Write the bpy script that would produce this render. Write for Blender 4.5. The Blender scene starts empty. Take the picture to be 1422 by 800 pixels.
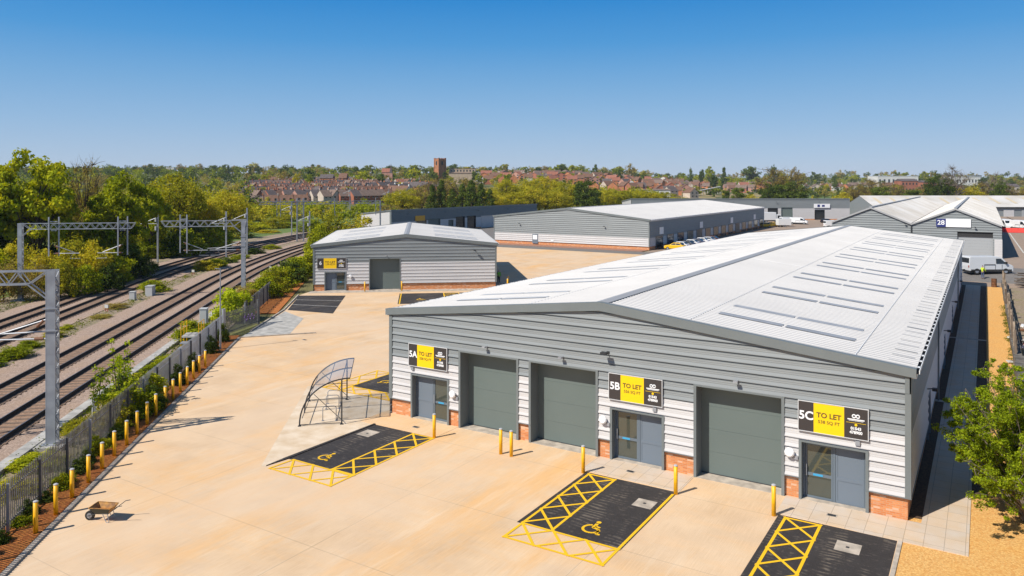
import bpy, bmesh, math, random
import numpy as np
from mathutils import Vector, Matrix
R = math.radians
scene = bpy.context.scene
C = scene.collection
rnd = random.Random(7)

# ------------------------------------------------------------------ camera
CAM = Vector((30.298, -34.869, 13.81)); YAW = 0.556787; FPX = 1055.47; HY = 254.01
cam = bpy.data.cameras.new("camera"); co = bpy.data.objects.new("camera", cam); C.objects.link(co)
co.location = CAM; co.rotation_euler = (R(90), 0, YAW)
cam.sensor_width = 36; cam.lens = FPX / 1422 * 36; cam.shift_y = -(400 - HY) / 1422
cam.clip_start = 0.5; cam.clip_end = 20000
scene.camera = co
FW = (-math.sin(YAW), math.cos(YAW)); RT = (math.cos(YAW), math.sin(YAW))
def polar(px, d):                      # a plan position from a compass bearing and a distance
    r = (px - 711) / FPX * d
    return (CAM.x + FW[0]*d + RT[0]*r, CAM.y + FW[1]*d + RT[1]*r)
def dist_t(x, y):
    d = FW[0]*(x-CAM.x) + FW[1]*(y-CAM.y); r = RT[0]*(x-CAM.x) + RT[1]*(y-CAM.y)
    return d, (r/d if d > 1 else 0)
def rail(o, s):                        # railway frame: o across (east), s along (north-west), with the bend
    dev = 0.00135*max(0, s-60)**2 if s < 260 else 0.00135*200**2 + .54*(s-260)
    o2 = o + dev
    return (.757*o2 - .653*s, .653*o2 + .757*s)
def sm(a, b, x):
    t = min(1, max(0, (x-a)/(b-a))); return t*t*(3-2*t)
def prof(pts, d):
    for (a, za), (b, zb) in zip(pts, pts[1:]):
        if d <= b: return za + (zb-za)*max(0, (d-a))/(b-a)
    return pts[-1][1]
LEFT = [(0,0),(330,0),(420,2),(600,8.5),(800,17),(1000,24.5),(1250,30),(1700,34),(3000,40),(12000,60)]
RIGHT = [(0,0),(600,0),(900,4.5),(1200,13),(1500,22),(2000,27),(3000,33),(5000,52),(12000,60)]
def hz(x, y, ramp=True):
    d, t = dist_t(x, y)
    if d < 1: return 0.0
    k = sm(.05, .30, t)
    z = prof(LEFT, d)*(1-k) + prof(RIGHT, d)*k
    if ramp: z += 0.8*sm(85, 97, y)*sm(-2, 8, x)*(1-sm(300, 500, d))
    return z

# ------------------------------------------------------------------ tags
def tag(o, label=None, cat=None, group=None, kind=None):
    if label and len(label.split()) > 16: print('LONG', len(label.split()), label)
    if label: o['label'] = label
    if cat: o['category'] = cat
    if group: o['group'] = group
    if kind: o['kind'] = kind
    return o
def thing(name, label, cat, loc=(0,0,0), rz=0, group=None):
    o = bpy.data.objects.new(name, None); C.objects.link(o); o.empty_display_size = .3
    o.location = loc; o.rotation_euler = (0,0,rz)
    return tag(o, label, cat, group)
def kids(o): return [c for c in bpy.data.objects if c.parent == o]
def dup(src, children, loc, rz, label, group=None, scale=None):
    r = src.copy(); C.objects.link(r); r.location = loc; r.rotation_euler = (0,0,rz)
    r['label'] = label
    if group: r['group'] = group
    if scale: r.scale = scale
    for ch, grand in children:
        c = ch.copy(); C.objects.link(c); c.parent = r
        for g in grand:
            d = g.copy(); C.objects.link(d); d.parent = c
    return r
def tree_of(o): return [(c, kids(c)) for c in kids(o)]

# ------------------------------------------------------------------ materials
def mat(name, col, rough=.7, metal=0, spec=.5, noise=0, nscale=3, col2=None, bump=0, bscale=20, stretch=None, coords='Object'):
    m = bpy.data.materials.new(name); m.use_nodes = True; nt = m.node_tree; b = nt.nodes['Principled BSDF']
    b.inputs['Base Color'].default_value = (*col, 1); b.inputs['Roughness'].default_value = rough
    b.inputs['Metallic'].default_value = metal; b.inputs['Specular IOR Level'].default_value = spec
    m.diffuse_color = (*col, 1)
    if noise or bump:
        tc = nt.nodes.new('ShaderNodeTexCoord'); src = tc.outputs[coords]
        if stretch:
            mp = nt.nodes.new('ShaderNodeMapping'); mp.inputs['Scale'].default_value = stretch
            nt.links.new(src, mp.inputs['Vector']); src = mp.outputs['Vector']
        if noise:
            n = nt.nodes.new('ShaderNodeTexNoise'); n.inputs['Scale'].default_value = nscale; n.inputs['Detail'].default_value = 6
            nt.links.new(src, n.inputs['Vector'])
            cr = nt.nodes.new('ShaderNodeValToRGB'); c2 = col2 or tuple(c*(1-noise) for c in col)
            cr.color_ramp.elements[0].position = .35; cr.color_ramp.elements[1].position = .65
            cr.color_ramp.elements[0].color = (*c2, 1); cr.color_ramp.elements[1].color = (*col, 1)
            nt.links.new(n.outputs['Fac'], cr.inputs['Fac']); nt.links.new(cr.outputs['Color'], b.inputs['Base Color'])
        if bump:
            n2 = nt.nodes.new('ShaderNodeTexNoise'); n2.inputs['Scale'].default_value = bscale; n2.inputs['Detail'].default_value = 4
            nt.links.new(src, n2.inputs['Vector'])
            bp = nt.nodes.new('ShaderNodeBump'); bp.inputs['Strength'].default_value = bump; bp.inputs['Distance'].default_value = .05
            nt.links.new(n2.outputs['Fac'], bp.inputs['Height']); nt.links.new(bp.outputs['Normal'], b.inputs['Normal'])
    return m
class G:                                # tiny node-graph helper
    def __init__(s, m): s.nt = m.node_tree; s.b = s.nt.nodes['Principled BSDF']
    def n(s, t, ins=None, **kw):
        x = s.nt.nodes.new(t)
        for k, v in kw.items(): setattr(x, k, v)
        for k, v in (ins or {}).items():
            if hasattr(v, 'is_linked') or isinstance(v, bpy.types.NodeSocket): s.nt.links.new(v, x.inputs[k])
            else: x.inputs[k].default_value = v
        return x
    def ramp(s, f, pts):
        x = s.nt.nodes.new('ShaderNodeValToRGB'); e = x.color_ramp.elements
        while len(e) < len(pts): e.new(.5)
        for el, (p, c) in zip(e, pts): el.position = p; el.color = (*c, 1) if len(c) == 3 else c
        s.nt.links.new(f, x.inputs['Fac']); return x.outputs['Color']
    def mix(s, f, a, b, bt='MIX'):
        x = s.nt.nodes.new('ShaderNodeMix'); x.data_type = 'RGBA'; x.blend_type = bt
        for i, v in ((0, f), (6, a), (7, b)):
            if isinstance(v, bpy.types.NodeSocket): s.nt.links.new(v, x.inputs[i])
            else: x.inputs[i].default_value = v if i == 0 else (*v, 1)
        return x.outputs[2]
    def noise(s, vec, sc, det=5, rough=.55): return s.n('ShaderNodeTexNoise', {'Vector': vec, 'Scale': sc, 'Detail': det, 'Roughness': rough}).outputs['Fac']
    def map(s, vec, sc=(1,1,1), rot=(0,0,0), loc=(0,0,0)): return s.n('ShaderNodeMapping', {'Vector': vec, 'Scale': sc, 'Rotation': rot, 'Location': loc}).outputs['Vector']
    def bump(s, h, st, d=.03):
        s.nt.links.new(s.n('ShaderNodeBump', {'Height': h, 'Strength': st, 'Distance': d}).outputs['Normal'], s.b.inputs['Normal'])
    def col(s, c): s.nt.links.new(c, s.b.inputs['Base Color'])
def base(name, rough=.8): return mat(name, (.5,.5,.5), rough)

M = {}
# concrete yard: pale brushed slab, ochre staining, bay joints, scuffs
m = M['yard'] = base('yard_concrete', .85); g = G(m); tc = g.n('ShaderNodeTexCoord').outputs['Object']
c = g.ramp(g.noise(tc, .35, 6, .6), [(.3, (.57,.375,.21)), (.7, (.79,.565,.345))])
st = g.map(tc, (.09,.30,1), (0,0,R(12)))
c = g.mix(g.ramp(g.noise(st, 1.0, 9, .72), [(.48, (0,0,0)), (.72, (.85,.85,.85))]), c, (.80,.44,.15))
st3 = g.map(tc, (.30,.055,1), (0,0,R(-4)), (9,2,0))
c = g.mix(g.ramp(g.noise(st3, 1.0, 9, .72), [(.50, (0,0,0)), (.66, (1,1,1))]), c, (.78,.43,.15))
st2 = g.map(tc, (.5,.06,1), (0,0,R(-40)), (3,7,0))
c = g.mix(g.ramp(g.noise(st2, 1.3, 6, .65), [(.55, (0,0,0)), (.78, (.7,.7,.7))]), c, (.84,.72,.55))
br = g.map(tc, (40,1.0,1))
c = g.mix(.22, c, g.ramp(g.noise(br, .8, 3), [(.3, (.42,.29,.18)), (.7, (.86,.68,.47))]))
bk = g.n('ShaderNodeTexBrick', {'Vector': g.map(tc, (1,1,1), (0,0,0), (.6,2.4,0)), 'Scale': 1.0, 'Mortar Size': .022, 'Mortar Smooth': .3, 'Brick Width': 9.2, 'Row Height': 6.0, 'Color1': (0,0,0,1), 'Color2': (0,0,0,1), 'Mortar': (1,1,1,1)}, offset=0).outputs['Color']
c = g.mix(g.n('ShaderNodeMath', {0: bk, 1: .38}, operation='MULTIPLY').outputs[0], c, (.22,.165,.11))
c = g.mix(g.ramp(g.noise(g.map(tc, (1,.7,1), (0,0,R(30)), (5,1,0)), .11, 4, .6), [(.42, (0,0,0)), (.62, (.55,.55,.55))]), c, (.70,.53,.37))
sp = g.ramp(g.noise(g.map(tc, (1,1,1), (0,0,0), (11,3,0)), 2.4, 7, .7), [(.64, (0,0,0)), (.75, (.5,.5,.5))])
c = g.mix(sp, c, (.34,.25,.16)); g.col(c)
g.bump(g.noise(br, 2, 3), .12, .01)
# asphalt
def asphalt(name, a, b, streak=True):
    m = M[name] = base(name, .8); g = G(m); tc = g.n('ShaderNodeTexCoord').outputs['Object']
    c = g.ramp(g.noise(tc, .7, 7, .65), [(.3, a), (.72, b)])
    c = g.mix(.35, c, g.ramp(g.noise(tc, 30, 3), [(.3, tuple(x*.4 for x in a)), (.7, tuple(x*1.7 for x in b))]))
    if streak:
        c = g.mix(g.ramp(g.noise(g.map(tc, (1.2,3.2,1), (0,0,R(8))), 1.6, 6, .75), [(.56, (0,0,0)), (.74, (.75,.75,.75))]), c, (.17,.14,.115))
        wv = g.n('ShaderNodeTexWave', {'Vector': g.map(tc, (.35,1,1), (0,0,R(6))), 'Scale': 1.25, 'Distortion': 7.0, 'Detail': 4.0, 'Detail Scale': 1.3}, bands_direction='Y').outputs['Fac']
        tm = g.n('ShaderNodeMath', {0: g.ramp(wv, [(.55, (0,0,0)), (.9, (1,1,1))]), 1: g.ramp(g.noise(g.map(tc, (1,.25,1), (0,0,0), (4.3,1.7,0)), .9, 5, .7), [(.50, (0,0,0)), (.62, (.75,.75,.75))])}, operation='MULTIPLY').outputs[0]
        c = g.mix(tm, c, (.19,.155,.12))
    g.col(c); g.bump(g.noise(tc, 60, 2), .3, .01)
asphalt('asphalt', (.020,.016,.015), (.042,.036,.034))
asphalt('road', (.13,.12,.11), (.21,.19,.17), False)
asphalt('road_brown', (.26,.19,.14), (.36,.27,.2), False)
# soils and gravels
def soil(name, a, b, cst, sc=6, bump=.8):
    m = M[name] = base(name, .95); g = G(m); tc = g.n('ShaderNodeTexCoord').outputs['Object']
    c = g.ramp(g.noise(tc, sc, 8, .7), [(.3, a), (.68, b)])
    c = g.mix(g.ramp(g.noise(tc, .5, 5), [(.45, (0,0,0)), (.7, (1,1,1))]), c, cst)
    vo = g.ramp(g.n('ShaderNodeTexVoronoi', {'Vector': tc, 'Scale': 11.0}).outputs['Distance'], [(.1, (.78,.78,.78)), (.7, (.18,.18,.18))])
    c = g.mix(.55, c, vo, 'SOFT_LIGHT'); g.col(c)
    g.bump(g.noise(tc, 18, 4), bump, .05)
soil('orange_soil', (.30,.09,.015), (.60,.23,.045), (.48,.15,.03))
soil('gravel', (.58,.30,.085), (.88,.54,.19), (.76,.42,.12), 14)
soil('ballast', (.27,.19,.14), (.56,.42,.33), (.44,.31,.22), 5, 1)
soil('ballast_rust', (.24,.14,.085), (.48,.32,.22), (.37,.23,.145), 5, 1)
soil('dry_ground', (.22,.165,.11), (.42,.33,.24), (.30,.26,.13), 3, .8)
soil('red_bank', (.28,.13,.08), (.45,.25,.17), (.34,.19,.12), 4, .6)
soil('soil_shade_tone', (.07,.042,.024), (.16,.095,.05), (.11,.065,.036), 4, .6)  # ground colour with the long unit's shade mixed in
m = M['ground'] = base('ground_cover', .95); g = G(m); tc = g.n('ShaderNodeTexCoord').outputs['Object']
c = g.ramp(g.noise(tc, .02, 8, .65), [(.35, (.07,.10,.022)), (.5, (.12,.13,.035)), (.62, (.24,.18,.07))])
c = g.mix(.5, c, g.ramp(g.noise(tc, .6, 8, .7), [(.3, (.05,.075,.015)), (.7, (.17,.16,.055))])); g.col(c); g.bump(g.noise(tc, 2, 5), .8, .3)
M['grass'] = mat('meadow_grass', (.16,.22,.045), .95, noise=1, nscale=1.5, col2=(.08,.13,.022), bump=.5, bscale=6)
M['field_tan'] = mat('field_tan', (.40,.27,.13), .95, noise=1, nscale=.06, col2=(.20,.19,.06), bump=.5, bscale=1)
# paving flags
m = M['flags'] = base('paving_flags', .8); g = G(m); tc = g.n('ShaderNodeTexCoord').outputs['Object']
bk = g.n('ShaderNodeTexBrick', {'Vector': tc, 'Scale': 1.0, 'Mortar Size': .012, 'Brick Width': .69, 'Row Height': .92, 'Bias': 0.0, 'Color1': (.56,.47,.38,1), 'Color2': (.64,.49,.35,1), 'Mortar': (.26,.19,.13,1)}, offset=0).outputs['Color']
c = g.mix(.4, bk, g.ramp(g.noise(tc, .9, 6, .6), [(.35, (.60,.41,.22)), (.65, (.62,.56,.50))])); g.col(c); g.bump(g.noise(tc, 25, 3), .2, .01)
M['yard_pale'] = mat('pale_laitance', (.74,.61,.46), .9, noise=1, nscale=1.1, col2=(.62,.47,.31))
M['kerb'] = mat('kerb_concrete', (.56,.48,.39), .85, noise=.4, nscale=2, bump=.3)
M['trough'] = mat('trough_concrete', (.50,.48,.44), .9, noise=.35, nscale=1.5, bump=.3)
# paint
m = M['yellow_paint'] = base('yellow_line_paint', .6); g = G(m); tc = g.n('ShaderNodeTexCoord').outputs['Object']
g.col(g.mix(g.ramp(g.noise(tc, 9, 8, .8), [(.58, (0,0,0)), (.78, (1,1,1))]), (.90,.52,.008), (.45,.30,.06)))
M['white_paint'] = mat('white_line_paint', (.7,.68,.62), .7, noise=.4, nscale=5)
M['bollard_yellow'] = mat('bollard_yellow', (.96,.49,.004), .45, noise=.25, nscale=3)
M['cap_grey'] = mat('bollard_cap_grey', (.45,.45,.47), .5)
# cladding
M['clad_grey'] = mat('cladding_grey', (.245,.265,.268), .5, metal=0, noise=.10, nscale=.7, stretch=(.4,.4,3), bump=.0)
M['clad_white'] = mat('cladding_white', (.585,.57,.56), .5, noise=.06, nscale=.8, stretch=(.5,.5,3))
M['trim'] = mat('flashing_grey', (.175,.195,.195), .5, noise=.08, nscale=1)
M['roof'] = mat('roof_sheet_white', (.585,.565,.54), .6, noise=.07, nscale=.22, bump=.03, bscale=1.5)
M['roof_old'] = mat('roof_sheet_aged', (.66,.635,.60), .7, noise=.12, nscale=.15, col2=(.53,.49,.43))
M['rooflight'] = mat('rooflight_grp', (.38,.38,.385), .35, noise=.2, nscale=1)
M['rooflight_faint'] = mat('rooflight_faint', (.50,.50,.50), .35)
M['rooflight_lit'] = mat('rooflight_yellowed', (.62,.52,.36), .6)
M['ridge'] = mat('ridge_flashing', (.36,.36,.36), .5)
M['gutter_dark'] = mat('gutter_inside', (.03,.03,.03), .8)
M['white_metal'] = mat('white_metal', (.78,.78,.77), .45)
M['shutter'] = mat('shutter_green_grey', (.132,.166,.155), .5, noise=.05, nscale=.6, bump=.02, bscale=8)
M['reveal'] = mat('reveal_grey', (.10,.115,.115), .6)
M['door_grey'] = mat('door_blue_grey', (.155,.19,.23), .45)
M['frame_grey'] = mat('frame_blue_grey', (.14,.175,.21), .4, metal=.1)
m = M['glass'] = mat('tinted_glass', (.028,.035,.032), .04, spec=1.0); G(m).b.inputs['Metallic'].default_value = .22; G(m).b.inputs['Base Color'].default_value = (.075,.085,.07,1)
M['old_glass'] = mat('dark_glass', (.02,.025,.03), .15, spec=.8)
M['blue_plastic'] = mat('blue_notice', (.05,.35,.60), .5)
M['dark_metal'] = mat('dark_metal', (.03,.032,.035), .5)
M['galv'] = mat('galvanised_steel', (.40,.42,.45), .45, metal=.35, noise=.2, nscale=1.5, col2=(.30,.31,.34))
M['galv_dark'] = mat('weathered_galvanised', (.17,.165,.16), .6, metal=.3, noise=.45, nscale=1.2)
M['fence_dark'] = mat('fence_weathered', (.115,.105,.09), .7, noise=.6, nscale=2.5, col2=(.22,.21,.20))
M['rust'] = mat('rust_brown', (.20,.085,.035), .8, noise=.5, nscale=4)
M['rail_steel'] = mat('rail_steel', (.035,.024,.018), .75)
M['rail_top'] = mat('rail_head', (.42,.40,.39), .28, metal=.8)
M['sleeper'] = mat('sleeper_concrete', (.24,.165,.115), .9, noise=.4, nscale=2)
M['rail_shade'] = mat('rail_foot_shade', (.11,.075,.052), .95, noise=.4, nscale=3, bump=.8)  # dark tone standing for the shade along the rail feet
M['brown_ins'] = mat('insulator_brown', (.22,.10,.05), .4)
m = M['brick'] = base('red_brick', .85); g = G(m); tc = g.n('ShaderNodeTexCoord').outputs['Object']
sx = g.n('ShaderNodeSeparateXYZ', {0: tc}); ad = g.n('ShaderNodeMath', {0: sx.outputs[0], 1: sx.outputs[1]}, operation='ADD').outputs[0]
v = g.n('ShaderNodeCombineXYZ', {0: ad, 1: sx.outputs[2], 2: 0.0}).outputs[0]
bk = g.n('ShaderNodeTexBrick', {'Vector': v, 'Scale': 1.0, 'Mortar Size': .008, 'Brick Width': .236, 'Row Height': .082, 'Bias': -.1, 'Color1': (.54,.165,.05,1), 'Color2': (.74,.30,.11,1), 'Mortar': (.50,.38,.25,1)})
nz = g.ramp(g.n('ShaderNodeTexWhiteNoise', {0: g.n('ShaderNodeVectorMath', {0: g.map(v, (4.24,12.2,1))}, operation='FLOOR').outputs[0]}, noise_dimensions='2D').outputs[0], [(.80, (0,0,0)), (.9, (.9,.9,.9))])
c = g.mix(nz, bk.outputs['Color'], (.70,.50,.36)); c = g.mix(.3, c, g.ramp(g.noise(tc, 1.1, 5), [(.3, (.46,.15,.045)), (.7, (.74,.33,.13))])); g.col(c)
g.bump(bk.outputs['Fac'], .3, .01)
M['sign_dark'] = mat('sign_charcoal', (.045,.037,.035), .5)
M['sign_yellow'] = mat('sign_yellow', (.95,.60,.0), .5)
M['sign_white'] = mat('sign_white', (.85,.85,.85), .5)
M['sign_text'] = mat('sign_brown_text', (.10,.065,.02), .6)
M['sign_blue'] = mat('sign_navy', (.02,.03,.16), .5)
M['sign_red'] = mat('sign_red', (.5,.04,.03), .5)
M['polycarb'] = None
m = bpy.data.materials.new('polycarbonate_sheet'); m.use_nodes = True; nt = m.node_tree; nt.nodes.clear()
o_ = nt.nodes.new('ShaderNodeOutputMaterial'); mx = nt.nodes.new('ShaderNodeMixShader'); tr = nt.nodes.new('ShaderNodeBsdfTransparent'); pb = nt.nodes.new('ShaderNodeBsdfPrincipled')
tr.inputs[0].default_value = (.86,.88,.90,1); pb.inputs['Base Color'].default_value = (.36,.41,.52,1); pb.inputs['Roughness'].default_value = .12
fr = nt.nodes.new('ShaderNodeFresnel'); fr.inputs[0].default_value = 1.5; ad_ = nt.nodes.new('ShaderNodeMath'); ad_.operation = 'MULTIPLY_ADD'; ad_.inputs[1].default_value = 1.0; ad_.inputs[2].default_value = .02
mx.inputs[0].default_value = .34; nt.links.new(tr.outputs[0], mx.inputs[1]); nt.links.new(pb.outputs[0], mx.inputs[2]); nt.links.new(mx.outputs[0], o_.inputs[0])
M['polycarb'] = m
M['rubber'] = mat('tyre_rubber', (.02,.02,.02), .85)
M['timber'] = mat('old_timber', (.20,.15,.11), .9, noise=.6, nscale=3, stretch=(1,1,.3), col2=(.09,.065,.045))
M['timber_pale'] = mat('pale_timber', (.42,.33,.24), .9, noise=.5, nscale=3)
M['wall_dirty'] = mat('dirty_concrete', (.20,.18,.155), .95, noise=.6, nscale=1.6, bump=.5)
M['skin'] = mat('skin', (.50,.28,.20), .6); M['hair'] = mat('hair_dark', (.03,.02,.015), .8)
M['hivis'] = mat('hi_vis_yellow', (.55,.72,.03), .6); M['hivis_g'] = mat('hi_vis_green', (.10,.42,.03), .6)
M['denim'] = mat('denim', (.07,.10,.18), .8); M['dark_cloth'] = mat('dark_cloth', (.02,.02,.025), .9); M['boot'] = mat('boot', (.02,.015,.01), .7)

def leafmat(name, cols, trans=.35, bright=1.0):
    m = bpy.data.materials.new(name); m.use_nodes = True; nt = m.node_tree; nt.nodes.clear()
    N = nt.nodes.new; L = nt.links.new
    out = N('ShaderNodeOutputMaterial'); mx = N('ShaderNodeMixShader'); d = N('ShaderNodeBsdfDiffuse'); t = N('ShaderNodeBsdfTranslucent')
    gi = N('ShaderNodeNewGeometry'); oi = N('ShaderNodeObjectInfo'); tc = N('ShaderNodeTexCoord'); ns = N('ShaderNodeTexNoise')
    ns.inputs['Scale'].default_value = 7; ns.inputs['Detail'].default_value = 3; L(tc.outputs['Object'], ns.inputs['Vector'])
    a1 = N('ShaderNodeMath'); a1.operation = 'MULTIPLY_ADD'; a1.inputs[1].default_value = .42; L(gi.outputs['Random Per Island'], a1.inputs[0])
    a2 = N('ShaderNodeMath'); a2.operation = 'MULTIPLY_ADD'; a2.inputs[1].default_value = .95; a2.inputs[2].default_value = -.33; L(ns.outputs['Fac'], a2.inputs[0]); L(a2.outputs[0], a1.inputs[2])
    a3 = N('ShaderNodeMath'); a3.operation = 'MULTIPLY_ADD'; a3.inputs[1].default_value = .30; L(oi.outputs['Random'], a3.inputs[0]); L(a1.outputs[0], a3.inputs[2])
    cr = N('ShaderNodeValToRGB'); e = cr.color_ramp.elements
    while len(e) < len(cols): e.new(.5)
    for i, (el, c_) in enumerate(zip(e, cols)): el.position = .12 + .76*i/(len(cols)-1); el.color = (*[v_*bright for v_ in c_], 1)
    L(a3.outputs[0], cr.inputs[0]); L(cr.outputs[0], d.inputs[0])
    hs = N('ShaderNodeHueSaturation'); hs.inputs['Value'].default_value = 1.5; hs.inputs['Saturation'].default_value = 1.1; hs.inputs['Hue'].default_value = .485
    L(cr.outputs[0], hs.inputs['Color']); L(hs.outputs[0], t.inputs[0])
    mx.inputs[0].default_value = trans; L(d.outputs[0], mx.inputs[1]); L(t.outputs[0], mx.inputs[2]); L(mx.outputs[0], out.inputs[0])
    return m
M['leaf_sycamore'] = leafmat('leaf_sycamore', [(0.0818,0.1216,0.0089), (0.2126,0.2567,0.0141), (0.3925,0.4184,0.0200), (0.6215,0.5668,0.0300)])
M['leaf_yellow'] = leafmat('leaf_yellow_green', [(0.1403,0.1562,0.0143), (0.2962,0.2990,0.0238), (0.5003,0.4486,0.0332), (0.6562,0.5307,0.0535)])
M['leaf_dark'] = leafmat('leaf_dark', [(0.0277,0.0466,0.0116), (0.0569,0.0869,0.0166), (0.1073,0.1490,0.0233), (0.1966,0.2345,0.0360)], .15)
M['leaf_brown'] = leafmat('leaf_brownish', [(0.1808,0.1336,0.0382), (0.3073,0.2328,0.0599), (0.4175,0.3266,0.0763), (0.3896,0.3729,0.0654)], .3)
M['leaf_bright'] = leafmat('leaf_bright', [(.085,.125,.008), (.25,.33,.015), (.43,.50,.025), (.60,.64,.06)], .42)
M['leaf_weed'] = leafmat('leaf_weed', [(0.0660,0.0910,0.0123), (0.1210,0.1510,0.0165), (0.1760,0.2020,0.0248), (0.2640,0.2420,0.0495)], .3)
M['bark'] = mat('bark', (.10,.075,.055), .95, noise=.5, nscale=8)
M['bark_pale'] = mat('bark_pale', (.26,.21,.16), .95, noise=.4, nscale=8)

# ------------------------------------------------------------------ mesh builder
class MB:
    def __init__(s): s.v = []; s.f = []; s.m = []
    def face(s, pts, mi=0):
        n = len(s.v); s.v += [tuple(p) for p in pts]; s.f.append(tuple(range(n, n+len(pts)))); s.m.append(mi)
    def box(s, x0, x1, y0, y1, z0, z1, mi=0):
        n = len(s.v); s.v += [(x, y, z) for z in (z0, z1) for y in (y0, y1) for x in (x0, x1)]
        s.f += [tuple(n+i for i in q) for q in ((0,2,3,1),(4,5,7,6),(0,1,5,4),(2,6,7,3),(0,4,6,2),(1,3,7,5))]; s.m += [mi]*6
    def bar(s, a, b, w, h=None, mi=0, up=(0,0,1)):
        a = Vector(a); b = Vector(b); h = h or w; d = (b-a).normalized(); u = Vector(up)
        if abs(d.dot(u)) > .97: u = Vector((0,1,0)) if abs(d.y) < .9 else Vector((1,0,0))
        sx_ = d.cross(u).normalized()*w/2; sy_ = sx_.normalized().cross(d).normalized()*h/2
        n = len(s.v)
        for p in (a, b):
            for q in (-sx_-sy_, sx_-sy_, sx_+sy_, -sx_+sy_): s.v.append(tuple(p+q))
        s.f += [tuple(n+i for i in q) for q in ((0,3,2,1),(4,5,6,7),(0,1,5,4),(1,2,6,5),(2,3,7,6),(3,0,4,7))]; s.m += [mi]*6
    def tube(s, pts, r, k=8, mi=0, caps=True):
        pts = [Vector(p) for p in pts]; rs = r if isinstance(r, (list, tuple)) else [r]*len(pts); n0 = len(s.v); prev = None
        for i, p in enumerate(pts):
            d = (pts[min(i+1, len(pts)-1)] - pts[max(i-1, 0)]).normalized()
            if prev is None:
                u = Vector((0,0,1)) if abs(d.z) < .9 else Vector((1,0,0)); a = d.cross(u).normalized()
            else: a = (prev - d*prev.dot(d)).normalized()
            prev = a; b = d.cross(a)
            for j in range(k):
                t = 2*math.pi*j/k; s.v.append(tuple(p + (a*math.cos(t)+b*math.sin(t))*rs[i]))
        for i in range(len(pts)-1):
            for j in range(k):
                a_ = n0+i*k+j; b_ = n0+i*k+(j+1) % k; s.f.append((a_, b_, b_+k, a_+k)); s.m.append(mi)
        if caps:
            s.f.append(tuple(n0+j for j in reversed(range(k)))); s.f.append(tuple(n0+(len(pts)-1)*k+j for j in range(k))); s.m += [mi, mi]
    def prism(s, poly, a0, a1, axis='y', mi=0):   # poly in the two other axes
        def P(p, a): return (p[0], a, p[1]) if axis == 'y' else ((a, p[0], p[1]) if axis == 'x' else (p[0], p[1], a))
        n = len(s.v); k = len(poly); s.v += [P(p, a0) for p in poly] + [P(p, a1) for p in poly]
        s.f.append(tuple(n+i for i in range(k))); s.f.append(tuple(n+k+i for i in reversed(range(k)))); s.m += [mi, mi]
        for i in range(k):
            j = (i+1) % k; s.f.append((n+i, n+k+i, n+k+j, n+j)); s.m.append(mi)
    def build(s, name, mats, parent=None, smooth=False, loc=None, rz=0, fix=True):
        me = bpy.data.meshes.new(name); me.from_pydata(s.v, [], s.f)
        mats = mats if isinstance(mats, (list, tuple)) else [mats]
        for m_ in mats: me.materials.append(M[m_] if isinstance(m_, str) else m_)
        me.polygons.foreach_set('material_index', s.m)
        if smooth: me.polygons.foreach_set('use_smooth', [True]*len(s.f))
        if fix:
            bm = bmesh.new(); bm.from_mesh(me); bmesh.ops.recalc_face_normals(bm, faces=bm.faces); bm.to_mesh(me); bm.free()
        me.update(); o = bpy.data.objects.new(name, me); C.objects.link(o)
        if parent: o.parent = parent
        if loc: o.location = loc
        o.rotation_euler = (0,0,rz)
        return o
def bevel(o, w, seg=2, ang=30):
    b = o.modifiers.new('bevel', 'BEVEL'); b.width = w; b.segments = seg; b.limit_method = 'ANGLE'; b.angle_limit = R(ang); return o
def struct(o): o['kind'] = 'structure'; return o
def flat(name, poly, z, m_, kind='structure', thick=0):
    mb = MB()
    if thick: mb.prism(poly, z-thick, z, 'z')
    else: mb.face([(x, y, z) for x, y in poly])
    o = mb.build(name, m_)
    if kind: o['kind'] = kind
    if not thick and o.data.polygons[0].normal.z < 0: o.data.flip_normals()
    return o
def grid_sheet(name, x0, x1, y0, y1, nx, ny, dz, m_, f=hz):
    vs = [(x0+(x1-x0)*i/nx, y0+(y1-y0)*j/ny) for j in range(ny+1) for i in range(nx+1)]
    mb = MB(); mb.v = [(x, y, f(x, y)+dz) for x, y in vs]
    mb.f = [(j*(nx+1)+i, j*(nx+1)+i+1, (j+1)*(nx+1)+i+1, (j+1)*(nx+1)+i) for j in range(ny) for i in range(nx)]; mb.m = [0]*len(mb.f)
    return struct(mb.build(name, m_))
def text(s_, size, loc, m_, parent, name='lettering', align='CENTER', bold=0.0, rz=0, ext=.004, sx_=1):
    cu = bpy.data.curves.new(name, 'FONT'); cu.body = s_; cu.size = size; cu.align_x = align; cu.align_y = 'CENTER'; cu.extrude = ext; cu.offset = bold
    cu.materials.append(M[m_]); cu.resolution_u = 4; tmp = bpy.data.objects.new(name, cu); C.objects.link(tmp); bpy.context.view_layer.update(); me_ = bpy.data.meshes.new_from_object(tmp.evaluated_get(bpy.context.evaluated_depsgraph_get())); me_.name = name; bpy.data.objects.remove(tmp); bpy.data.curves.remove(cu)
    o = bpy.data.objects.new(name, me_); C.objects.link(o); o.parent = parent; o.location = loc; o.rotation_euler = (R(90), 0, rz); o.scale = (sx_, 1, 1)
    return o
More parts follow.
